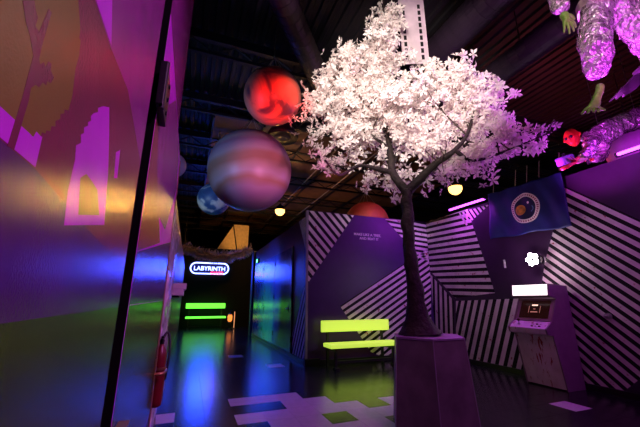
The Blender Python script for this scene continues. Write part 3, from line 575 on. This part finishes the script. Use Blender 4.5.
emblem('emblem_orbit', M('emblem_orbit_blue', (.12, .22, .5), .6), lambda r, a: (CY-.02-(.14+.014*r)*math.cos(a), CZ-.03+(.07+.012*r)*math.sin(a)), 2, 24, .009, -.9, .5)
m_mk = M('emblem_marks', (.35, .06, .16), .6)
for k in range(40):
    a = 2*PI*k/40; rr = .25
    emblem('emblem_mark', m_mk, lambda r, t, a=a: (CY-(rr+.016*(r-.5)*2)*math.cos(a+.045*math.cos(t*.5)), CZ+(rr+.016*(r-.5)*2)*math.sin(a+.045*math.cos(t*.5))), 1, 1, .009)
for u in (.08, .42, .58, .74, .98):
    y = 4.86-1.5*u; obj('hanging_cord', tube(BM(), [(5.71, y, 3.45), (5.80, y, 3.80)], .005, 5), m_pipe, fg)
# ---------------------------------------------------------------- arcade machine
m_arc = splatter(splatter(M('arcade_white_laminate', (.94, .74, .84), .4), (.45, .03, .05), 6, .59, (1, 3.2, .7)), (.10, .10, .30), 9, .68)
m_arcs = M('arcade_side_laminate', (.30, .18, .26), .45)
ar = thing('arcade_machine', 'white paint-splattered upright arcade machine with lit marquee', 'arcade machine', (5.5, 3.95, 0))
prof = [(5.31, 0), (5.19, .78), (5.07, .80), (5.055, .88), (5.21, .985), (5.40, 1.33), (5.24, 1.37), (5.27, 1.56), (5.70, 1.53), (5.70, 0)]
ya, yb = 3.62, 4.28
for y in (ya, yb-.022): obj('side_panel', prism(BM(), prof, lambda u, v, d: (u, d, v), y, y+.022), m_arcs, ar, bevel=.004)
ins = ya+.0225, yb-.0225
def slab(name, a, b, t, mat, par=ar):
    a, b = Vector((a[0], 0, a[1])), Vector((b[0], 0, b[1])); n = (b-a).normalized(); n = Vector((-n.z, 0, n.x))*t
    q = [a, b, b-n, a-n]
    return obj(name, prism(BM(), [(p.x, p.z) for p in q], lambda u, v, d: (u, d, v), *ins), mat, par)
slab('front_panel', (5.315, .02), (5.200, .765), .02, m_arc)
slab('kick_panel_lip', (5.195, .772), (5.082, .802), .02, m_arc)
slab('control_lip', (5.075, .81), (5.063, .877), .02, m_arc)
cp = slab('control_panel', (5.068, .882), (5.22, .978), .02, m_arc)
bz = slab('screen_bezel', (5.23, .99), (5.41, 1.325), .02, M('bezel_pink', (.50, .30, .38), .4))
def on_screen(name, y0, y1, s0, s1, e, mat, t=.006):
    a, b = Vector((5.23, 0, .99)), Vector((5.41, 0, 1.325)); d = b-a; n = Vector((-d.z, 0, d.x)).normalized()
    q = [a+d*s0+n*e, a+d*s1+n*e, a+d*s1+n*(e+t), a+d*s0+n*(e+t)]
    return obj(name, prism(BM(), [(p.x, p.z) for p in q], lambda u, v, dd: (u, dd, v), y0, y1), mat, bz)
on_screen('screen', 3.70, 4.20, .10, .90, .001, M('screen_glass', (.008, .002, .003), .2, emit=(.10, .02, .02), es=.12))
m_scr = M('screen_text', (.9, .6, .5), .5, emit=(1, .62, .5), es=1.6); m_scr2 = M('screen_text_dim', (.5, .2, .2), .5, emit=(.7, .25, .22), es=.6)
on_screen('screen_line', 3.90, 4.00, .66, .72, .008, m_scr, .001); on_screen('screen_line', 3.93, 3.97, .50, .53, .008, m_scr2, .001); on_screen('screen_line', 3.89, 4.01, .36, .40, .008, m_scr2, .001)
for yy in (3.85, 4.04): on_screen('screen_line', yy, yy+.006, .34, .66, .008, m_scr2, .001)
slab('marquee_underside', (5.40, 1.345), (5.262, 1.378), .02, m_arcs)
slab('marquee', (5.248, 1.385), (5.274, 1.552), .02, M('marquee_acrylic', (.95, .9, .92), .3, emit=(1.0, .86, .88), es=1.9))
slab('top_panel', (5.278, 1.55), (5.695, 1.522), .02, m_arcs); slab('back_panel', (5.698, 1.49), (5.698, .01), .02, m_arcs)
q = BM(); lathe(q, [(.03, 0), (.03, .006), (.006, .01), (.006, .06)], (5.13, 4.12, .925), 12); obj('joystick_shaft', q, m_steel, cp)
obj('joystick_ball', ball(BM(), (5.13, 4.12, .995), .022, 2), m_red, cp, smooth=True)
for k in range(6): obj('button', lathe(BM(), [(.017, 0), (.017, .012), (.012, .018)], (5.105+.045*(k//3), 3.76+.06*(k % 3), .905+.028*(k//3)), 12), (m_red, MATS['emblem_white'])[k % 2], cp)
# ---------------------------------------------------------------- planter and tree
PC = Vector((2.55, 3.22, 0)); toc = math.atan2(-PC.y, -PC.x)
m_planter = M('planter_laminate', (.20, .18, .185), .38, vs=5, var=.25, bump=.05, bs=50)
m_pedge = M('planter_edge', (.40, .34, .46), .4)
pt = thing('hexagonal_planter', 'tall dark purple hexagonal planter holding the blossom tree', 'planter', tuple(PC))
def hexv(R, z): return [PC+Vector((R*math.cos(toc+math.radians(7)+k*PI/3), R*math.sin(toc+math.radians(7)+k*PI/3), z)) for k in range(6)]
lo, hi = hexv(.475, .0), hexv(.405, .90)
for k in range(6):
    a, b, c, d = lo[k], lo[(k+1) % 6], hi[(k+1) % 6], hi[k]; n = (b-a).cross(d-a).normalized()
    if n.dot((a+b)/2-PC) < 0: n = -n
    bm = BM(); f = [bm.verts.new(p) for p in (a, b, c, d)]; g2 = [bm.verts.new(p-n*.02) for p in (a, b, c, d)]
    bm.faces.new(f); bm.faces.new(g2[::-1])
    for i in range(4): bm.faces.new((f[i], f[(i+1) % 4], g2[(i+1) % 4], g2[i]))
    obj('side_panel', bm, m_planter, pt)
    obj('corner_strip', tube(BM(), [a, d], .006, 6), m_pedge, pt)
bm = BM(); t1 = [bm.verts.new(p+Vector((0, 0, .001))) for p in hexv(.41, .90)]; t2 = [bm.verts.new(p+Vector((0, 0, .02))) for p in hexv(.41, .90)]
bm.faces.new(t1[::-1]); bm.faces.new(t2)
for k in range(6): bm.faces.new((t1[k], t1[(k+1) % 6], t2[(k+1) % 6], t2[k]))
obj('lid', bm, M('planter_top', (.35, .26, .42), .45), pt)
tr = thing('blossom_tree', 'tall artificial tree with dense white blossoms growing from the planter', 'tree', (PC.x, PC.y, .92))
m_bark = M('dark_bark', (.018, .010, .010), .75, bump=1.0, bs=22, vs=16, var=.5)
m_twig = M('twig_brown', (.05, .028, .024), .7)
def rough_tube(pts, rad, amp, seg=18):
    bm = tube(BM(), pts, rad, seg)
    for v in bm.verts:
        k = noise.noise(v.co*9)*amp+noise.noise(Vector((v.co.x*40, v.co.y*40, v.co.z*6)))*amp*.6
        ax = min(pts, key=lambda p: (p-v.co).length); v.co += (v.co-ax).normalized()*k
    return bm
base = Vector((2.512, 3.30, .925))
tp = smooth_path([base]+[Vector(p) for p in BRANCHES['trunk'][1:]], 8)
n = len(tp); TR = []
for p in tp:
    h = p.z-.92
    TR.append(.066+.14*math.exp(-h/.14)+.05*math.exp(-h/.7)-.004*h)
obj('trunk', rough_tube(tp, TR, .022, 22), m_bark, tr, smooth=True)
SK = []
R0 = dict(left=(.070, .008), side=(.040, .010), spur=(.032, .006), right=(.070, .006), twist=(.030, .006), mid=(.032, .006), back=(.038, .008))
for k, (r0, r1) in R0.items():
    path = smooth_path(BRANCHES[k], 5); m_ = len(path)
    obj('branch', rough_tube(path, [r0+(r1-r0)*(i/(m_-1))**.7 for i in range(m_)], .007, 10), m_bark, tr, smooth=True)
    SK += path[3:]
# blossoms
def blossom_faces(bm, c, nrm, r, rng):
    q = nrm.to_track_quat('Z', 'Y'); a0 = rng.random()*6.28
    cen = c
    for k in range(5):
        a = a0+k*2*PI/5+rng.uniform(-.2, .2); rr = r*rng.uniform(.75, 1.15); wd = .42
        p1 = q @ Vector((math.cos(a-wd)*rr*.62, math.sin(a-wd)*rr*.62, rr*rng.uniform(.05, .4)))
        p2 = q @ Vector((math.cos(a)*rr, math.sin(a)*rr, rr*rng.uniform(-.1, .5)))
        p3 = q @ Vector((math.cos(a+wd)*rr*.62, math.sin(a+wd)*rr*.62, rr*rng.uniform(.05, .4)))
        bm.faces.new([bm.verts.new(cen+p) for p in (Vector((0, 0, 0)), p1, p2, p3)])
m_blos = M('white_silk_blossom', (.93, .83, .82), .6, var=.08, vs=3, trans=.35)
big = BM(); twg = BM(); tot = sum(b[4]*b[5] for b in BLOBS); NB = 4500; pool = []
fwdv = Vector((math.sin(.67), math.cos(.67), 0)); side = Vector((fwdv.y, -fwdv.x, 0))
for c, rx, rz, dp_, w_, ar_ in BLOBS:
    c = Vector(c); nb = int(NB*w_*ar_/tot); ntw = max(3, nb//22)
    tips = []
    for k in range(ntw):
        while True:
            v = Vector((rnd.uniform(-1, 1), rnd.uniform(-1, 1), rnd.uniform(-1, 1)))
            if v.length < 1: break
        v = v*(.55+.45*rnd.random())
        p = c+side*v.x*rx+fwdv*v.y*dp_*.8+Vector((0, 0, v.z*rz))
        if p.z > 5.95: p.z = 5.95-rnd.random()*.2
        s = min(SK, key=lambda q: (q-p).length+rnd.random()*.25)
        mid = s.lerp(p, .5)+Vector((rnd.uniform(-.1, .1), rnd.uniform(-.1, .1), rnd.uniform(-.02, .14)))
        pa = smooth_path([s, mid, p], 3); tube(twg, pa, [.011-.0085*i/(len(pa)-1) for i in range(len(pa))], 4, False); tips.append(pa)
    for k in range(nb):
        pa = rnd.choice(tips); i = min(len(pa)-1, int(len(pa)*(.42+.58*rnd.random()))); p = pa[i]+Vector((rnd.gauss(0, .085), rnd.gauss(0, .085), rnd.gauss(0, .085)))
        if p.z > 6.02: p.z = 6.02-rnd.random()*.3
        nn = ((p-c)*.6+Vector((rnd.gauss(0, 1), rnd.gauss(0, 1)-.4, rnd.gauss(0, 1)-.2))).normalized()
        pool.append((p, nn, rnd.uniform(.055, .092)))
LIMBS = [p for k in ('left', 'side', 'right') for p in smooth_path(BRANCHES[k], 5)[:(16 if k != 'left' else 15)]]
EYE = Vector((0, 0, 1.3))
def veils_limb(p):      # the photograph shows the main limbs bare: nothing hangs just in front of them
    d = (p-EYE); L = d.length; d /= L
    for q in LIMBS:
        t = (q-EYE).dot(d)
        if t > L and ((EYE+d*t)-q).length < .085: return True
    return False
f0, f1 = Vector((2.815, 3.62, 0)), Vector((3.205, 3.465, 0)); fu = (f1-f0).normalized(); fn_ = Vector((fu.y, -fu.x, 0))
def on_strip(p):        # keep the hanging film strip clear of blossoms
    d = p-f0; return p.z > 4.83 and -.1 < d.dot(fu) < .52 and abs(d.dot(fn_)) < .11
pool = [a for a in pool if not veils_limb(a[0]) and not on_strip(a[0])]
pool.sort(key=lambda a: -a[2]/max(.5, (a[0]-Vector((0, 0, 1.3))).length))
rb = random.Random(3); kinds = []
for k in range(6):
    bm = BM(); blossom_faces(bm, Vector((0, 0, 0)), Vector((0, 0, 1)), 1.0, rb); me = bpy.data.meshes.new('blossom'); bm.to_mesh(me); bm.free(); me.materials.append(m_blos); kinds.append(me)
inv = Matrix.Translation(-Vector(tr.location))
for k, (p, nn, r) in enumerate(pool):
    if k < 280:
        o = bpy.data.objects.new('blossom', kinds[k % 6]); COL.objects.link(o); o.parent = tr; o.matrix_parent_inverse = inv
        o.location = p; o.rotation_euler = nn.to_track_quat('Z', 'Y').to_euler(); o.scale = (r, r, r)
    else: blossom_faces(big, p, nn, r, rb)
o = obj('blossom_cloud', big, m_blos, tr); o['kind'] = 'stuff'
o = obj('twigs', twg, m_twig, tr, smooth=True); o['kind'] = 'stuff'
# ---------------------------------------------------------------- film strip panel hanging behind the tree
fs = thing('film_strip', 'white hanging film strip panel with square black holes behind the tree top', 'decoration', (3.01, 3.54, 4.93))
e0, e1 = Vector((2.815, 3.62, 0)), Vector((3.205, 3.465, 0)); eu = (e1-e0).normalized(); en = Vector((eu.y, -eu.x, 0)); Wd = (e1-e0).length
fF = lambda u, v, d: tuple(e0+eu*u-en*d+Vector((0, 0, v)))
m_film = M('film_white', (.80, .66, .70), .5); m_hole = M('film_hole', (.006, .005, .006), .8)
obj('panel', prism(BM(), [(0, 4.93), (Wd, 4.93), (Wd, 6.19), (0, 6.19)], fF, 0, .02), m_film, fs)
for u in (.045, Wd-.115):
    z = 5.0
    while z < 6.02: obj('sprocket_hole', prism(BM(), [(u, z), (u+.045, z), (u+.045, z+.085), (u, z+.085)], fF, -.003, .001), m_hole, fs); z += .125
# ---------------------------------------------------------------- hanging suited figures
m_suit = M('silver_suit', (.74, .66, .74), .24, .72, bump=1.0, bs=13, vs=5, var=.25, bd=.09)
m_skin = M('green_rubber_skin', (.16, .40, .04), .5, bump=.6, bs=40, var=.35, vs=20); m_rskin = M('red_rubber_mask', (.75, .05, .02), .4, bump=.4, bs=30)
def skin_body(name, pts, edges, rad, root, mat, parent, wrinkle=.012, sub=2):
    names = list(pts); me = bpy.data.meshes.new(name); me.from_pydata([Vector(pts[k]) for k in names], [(names.index(a), names.index(b)) for a, b in edges], [])
    o = bpy.data.objects.new(name+'_tmp', me); COL.objects.link(o)
    sk = o.modifiers.new('skin', 'SKIN'); sk.branch_smoothing = .4
    ss = o.modifiers.new('sub', 'SUBSURF'); ss.levels = sub; ss.render_levels = sub
    for i, k in enumerate(names):
        d = me.skin_vertices[0].data[i]; d.radius = (rad[k], rad[k]); d.use_root = (k == root)
    dg = bpy.context.evaluated_depsgraph_get(); m2 = bpy.data.meshes.new_from_object(o.evaluated_get(dg)); bpy.data.objects.remove(o)
    m2.name = name
    if wrinkle:
        m2.calc_loop_triangles()
        for v in m2.vertices:
            c = v.co; k = noise.noise(Vector((c.x*7, c.y*7, c.z*13)))+.6*noise.noise(Vector((c.x*19, c.y*19, c.z*31)))
            v.co = c+v.normal*k*wrinkle
    m2.materials.clear(); m2.materials.append(mat); m2.polygons.foreach_set('use_smooth', [True]*len(m2.polygons))
    r = bpy.data.objects.new(name, m2); COL.objects.link(r); r.parent = parent
    if parent.type == 'EMPTY': r.matrix_parent_inverse = Matrix.Translation(-Vector(parent.location))
    return r
def hand(parent, wrist, palm_dir, side_dir, L, mat, spread=.5, thumb=1, curl=.25, name='hand'):
    w, d, s = Vector(wrist), Vector(palm_dir).normalized(), Vector(side_dir); s = (s-d*s.dot(d)).normalized(); nrm = d.cross(s)
    pts = dict(w=w, p=w+d*L*.28, q=w+d*L*.48); ed = [('w', 'p'), ('p', 'q')]; rad = dict(w=L*.13, p=L*.17, q=L*.15)
    for k, (o, ln_) in enumerate(((-.30, .40), (-.10, .50), (.10, .47), (.29, .36))):
        b = w+d*L*.52+s*L*o*.62; dirv = (d+s*o*spread*1.6).normalized()
        pts['f%da' % k] = b; pts['f%db' % k] = b+dirv*L*ln_*.5-nrm*L*curl*.12; pts['f%dc' % k] = b+dirv*L*ln_-nrm*L*curl*.45
        ed += [('q', 'f%da' % k), ('f%da' % k, 'f%db' % k), ('f%db' % k, 'f%dc' % k)]
        rad['f%da' % k] = L*.058; rad['f%db' % k] = L*.05; rad['f%dc' % k] = L*.034
    b = w+d*L*.22+s*L*.16*thumb; pts['ta'] = b; pts['tb'] = b+(d*.7+s*thumb*.8).normalized()*L*.22; pts['tc'] = pts['tb']+(d+s*thumb*.35).normalized()*L*.18-nrm*L*.06
    ed += [('p', 'ta'), ('ta', 'tb'), ('tb', 'tc')]; rad.update(ta=L*.07, tb=L*.055, tc=L*.036)
    return skin_body(name, pts, ed, rad, 'p', mat, parent, .0, 2)
CAMD = Vector((math.sin(math.radians(21.2)), math.cos(math.radians(21.2)), .25)).normalized(); CAMR = Vector((math.cos(math.radians(21.2)), -math.sin(math.radians(21.2)), 0))
BE = [('pelvis', 'waist'), ('waist', 'chest'), ('chest', 'neck'), ('pelvis', 'hipA'), ('hipA', 'kneeA'), ('kneeA', 'ankA'), ('pelvis', 'hipB'), ('hipB', 'kneeB'), ('kneeB', 'ankB'), ('chest', 'shA'), ('shA', 'elA'), ('elA', 'wrA'), ('chest', 'shB'), ('shB', 'elB'), ('elB', 'wrB')]
A = {k: Vector(v) for k, v in ALIEN_A.items()}
fa = thing('hanging_alien', 'silver-suited alien figure with green hands hanging above the tree side', 'figure', tuple(A['ankA']))
ra = dict(pelvis=.18, waist=.18, chest=.20, neck=.09, hipA=.160, kneeA=.150, ankA=.108, hipB=.160, kneeB=.150, ankB=.108, shA=.115, elA=.105, wrA=.085, shB=.115, elB=.105, wrB=.085)
skin_body('suit', {k: A[k] for k in ra}, BE, ra, 'pelvis', m_suit, fa, .026, 3)
bt = A['pelvis'].lerp(A['waist'], .25)
m_belt = M('belt_silver', (.75, .62, .62), .3, .7)
bt = A['pelvis']-Vector((0, 0, .06))
q = BM(); lathe(q, [(.27, -.055), (.292, -.05), (.292, .05), (.27, .055)], (0, 0, 0), 36)
for v in q.verts: v.co = bt+CAMR*v.co.x*.92+Vector((CAMD.x, CAMD.y, 0)).normalized()*v.co.y*.86+Vector((0, 0, v.co.z))
o = obj('belt', q, m_belt, fa)
yaw_m = Matrix.Rotation(math.radians(-21.2), 3, 'Z')
for k in (-1, 1):
    c = bt-Vector((CAMD.x, CAMD.y, 0)).normalized()*.252-CAMR*.06+Vector((0, 0, k*.022))
    obj('belt_slot', box(BM(), tuple(c-Vector((.075, .012, .009))), tuple(c+Vector((.075, .012, .009))), yaw_m, tuple(c)), m_black, fa)
hand(fa, A['wrA']+Vector((0, 0, .03)), A['haA']-A['wrA']+Vector((.05, -.02, -.02)), CAMR, .25, m_skin, .75, 1, .3)
hand(fa, A['wrB'], A['haB']-A['wrB'], CAMR, .24, m_skin, .6, -1, .3)
def foot(an, toe, parent):
    an, toe = Vector(an), Vector(toe); d = (toe-an).normalized(); s = CAMR
    pts = dict(a=an, h=an+d*.10+s*.02, b=an+d*.22, m=an+d*.30); ed = [('a', 'h'), ('h', 'b'), ('b', 'm')]; rad = dict(a=.036, h=.040, b=.042, m=.040)
    for k, o in enumerate((-.10, -.05, .0, .05, .10)):
        pts['t%d' % k] = an+d*.34+s*o*.8; pts['u%d' % k] = an+d*(.42-.012*k)+s*o*1.2+CAMD*-.02; ed += [('m', 't%d' % k), ('t%d' % k, 'u%d' % k)]; rad['t%d' % k] = .017; rad['u%d' % k] = .011
    skin_body('foot', pts, ed, rad, 'h', m_skin, parent, .004, 2)
foot(A['ankA']-Vector((0, 0, .05)), A['toeA']-Vector((.06, 0, 0)), fa); foot(A['ankB']-Vector((0, 0, .05)), A['toeB'], fa)
def head(parent, c, r, mat, face, up):
    q = Matrix((up.cross(face).normalized(), face.normalized(), up.normalized())).transposed()
    bm = BM(); ball(bm, (0, 0, 0), r, 4)
    for v in bm.verts:
        x, y, z = v.co/r; tz = .78+.22*min(1, z+.9)
        v.co = Vector((x*.80*tz, y*.95*tz, z*1.15))*r
        if y > .6 and abs(x) < .14 and -.3 < z < .15: v.co.y += r*.14*(1-abs(x)/.14)
        for ex_ in (-.34, .34):
            dd = (x-ex_)**2+(z-.12)**2
            if y > 0 and dd < .05: v.co.y -= r*.16*(1-dd/.05)
        if y > .5 and abs(x) < .28 and abs(z+.52) < .06: v.co.y -= r*.07
    hd = BM(); bm.transform(q.to_4x4()); bm.transform(Matrix.Translation(c))
    o = obj('head', bm, mat, parent, smooth=True)
    for ex_ in (-.3, .3): obj('eye', ball(BM(), c+q @ Vector((ex_*r*.85, r*.74, .13*r)), r*.19, 2, (1, 1, 1)), m_black, o, smooth=True)
    for ex_ in (-1, 1): obj('ear', ball(BM(), c+q @ Vector((ex_*r*.82, 0, .05*r)), r*.2, 2, (.6, 1, 1.3)), mat, o, smooth=True)
    return o
head(fa, A['head']+Vector((-.08, -.12, -.03)), .15, m_skin, -CAMD+Vector((0, 0, -.2)), Vector((0, 0, 1)))
obj('neck_ring', tube(BM(), [A['neck']+Vector((0, 0, .0)), A['neck']+Vector((0, 0, .06))], .10, 16), m_belt, fa)
for s_ in ('shA', 'shB'): obj('hanging_wire', tube(BM(), [A[s_]+Vector((0, 0, .08)), (A[s_].x-.02, A[s_].y, 6.21) if s_ == 'shA' else (A[s_].x+.42, A[s_].y, 6.21)], .004, 5), m_steel, fa)
Bf = {k: Vector(v) for k, v in ALIEN_B.items()}
fb = thing('flying_figure', 'silver-suited figure with a red head flying above the blue flag', 'figure', tuple(Bf['pelvis']))
rb_ = dict(pelvis=.19, waist=.185, chest=.20, neck=.07, hipA=.14, kneeA=.12, ankA=.085, hipB=.14, kneeB=.12, ankB=.085, shA=.10, elA=.085, wrA=.06, shB=.10, elB=.085, wrB=.06)
skin_body('suit', {k: Bf[k] for k in rb_}, BE, rb_, 'pelvis', m_suit, fb, .030, 3)
head(fb, Bf['head']+Vector((-.02, 0, .0)), .125, m_rskin, (-CAMR+Vector((0, 0, -.3))-CAMD*.5), Vector((-.25, .1, 1)))
m_rh = M('red_rubber_hand', (.65, .05, .05), .45)
hand(fb, Bf['wrA'], Bf['haA']-Bf['wrA'], CAMD, .20, m_rh, .3, 1, 1.1); hand(fb, Bf['wrB'], Bf['haB']-Bf['wrB'], CAMD, .20, m_rh, .3, -1, 1.1)
for k in ('ankA', 'ankB'):
    d = (Bf[k]-Bf['knee'+k[-1]]).normalized(); obj('boot', tube(BM(), [Bf[k]-d*.03, Bf[k]+d*.10, Bf[k]+d*.2-Vector((0, 0, .08))], [.09, .095, .07], 14), m_black, fb, smooth=True)
for s_ in ('chest', 'pelvis'): obj('hanging_wire', tube(BM(), [Bf[s_]+Vector((0, 0, .12)), (Bf[s_].x, Bf[s_].y, 6.21)], .004, 5), m_steel, fb)
rg = thing('ray_gun', 'long red and pale toy ray gun held by the flying figure', 'toy gun', tuple(Bf['rod0']))
d = Bf['rod1']-Bf['rod0']
obj('barrel', tube(BM(), [Bf['rod0'], Bf['rod0']+d*.45], [.028, .022], 12), m_rh, rg, smooth=True); obj('body', tube(BM(), [Bf['rod0']+d*.45, Bf['rod0']+d*.5, Bf['rod0']+d*.9, Bf['rod1']], [.022, .04, .045, .03], 12), M('gun_pale', (.8, .5, .5), .3), rg, smooth=True)
obj('grip', tube(BM(), [Bf['rod0']+d*.8, Bf['rod0']+d*.85-Vector((0, 0, .12))], .02, 8), m_black, rg)
bx_ = thing('violet_case', 'small violet case held in front of the flying red-headed figure', 'case', tuple(Bf['box']))
c = Vector((4.90, 2.80, 3.265))
obj('shell', box(BM(), tuple(c+Vector((-.14, -.06, -.06))), tuple(c+Vector((.14, .06, .06))), Matrix.Rotation(-.35, 3, 'Y')), M('violet_case_plastic', (.22, .12, .45), .35), bx_, bevel=.02)
obj('carry_handle', tube(BM(), smooth_path([c+Vector((-.05, 0, .05)), c+Vector((-.03, 0, .10)), c+Vector((.03, 0, .08)), c+Vector((.05, 0, .04))], 3), .007, 6), m_black, bx_)
# model spacecraft
sp_ = thing('model_spacecraft', 'angular purple-lit model spacecraft wing hanging between the two suited figures', 'model', SHIP[0])
S = [Vector(p) for p in SHIP]; m_ship = M('spacecraft_grey', (.45, .36, .5), .4)
u = (S[1]-S[0]).normalized(); L = 1.5; vv = Vector((.05, -.42, .90)).normalized(); nn = u.cross(vv).normalized()
def sh(a, b, t): return S[0]+u*a+vv*b+nn*t
wing = [(0, 0), (.10, .03), (.12, -.02), (.22, .01), (.24, -.04), (.42, -.02), (.47, .02), (1.3, -.05), (1.5, .3), (1.2, .55), (.5, .34)]
obj('wing', prism(BM(), wing, lambda a, b, d: tuple(sh(a, b, d)), -.012, .012), m_ship, sp_)
obj('fuselage', tube(BM(), [sh(.25, .26, .04), sh(.5, .3, .06), sh(1.2, .36, .07), sh(1.6, .4, .04)], [.02, .08, .10, .04], 12), m_ship, sp_, smooth=True)
obj('spar', tube(BM(), [sh(.2, .10, -.03), sh(1.3, .18, -.03)], .022, 8), m_black, sp_)
obj('hanging_wire', tube(BM(), [sh(.8, .33, .1), (sh(.8, .33, 0).x, sh(.8, .33, 0).y, 6.21)], .004, 5), m_steel, sp_)
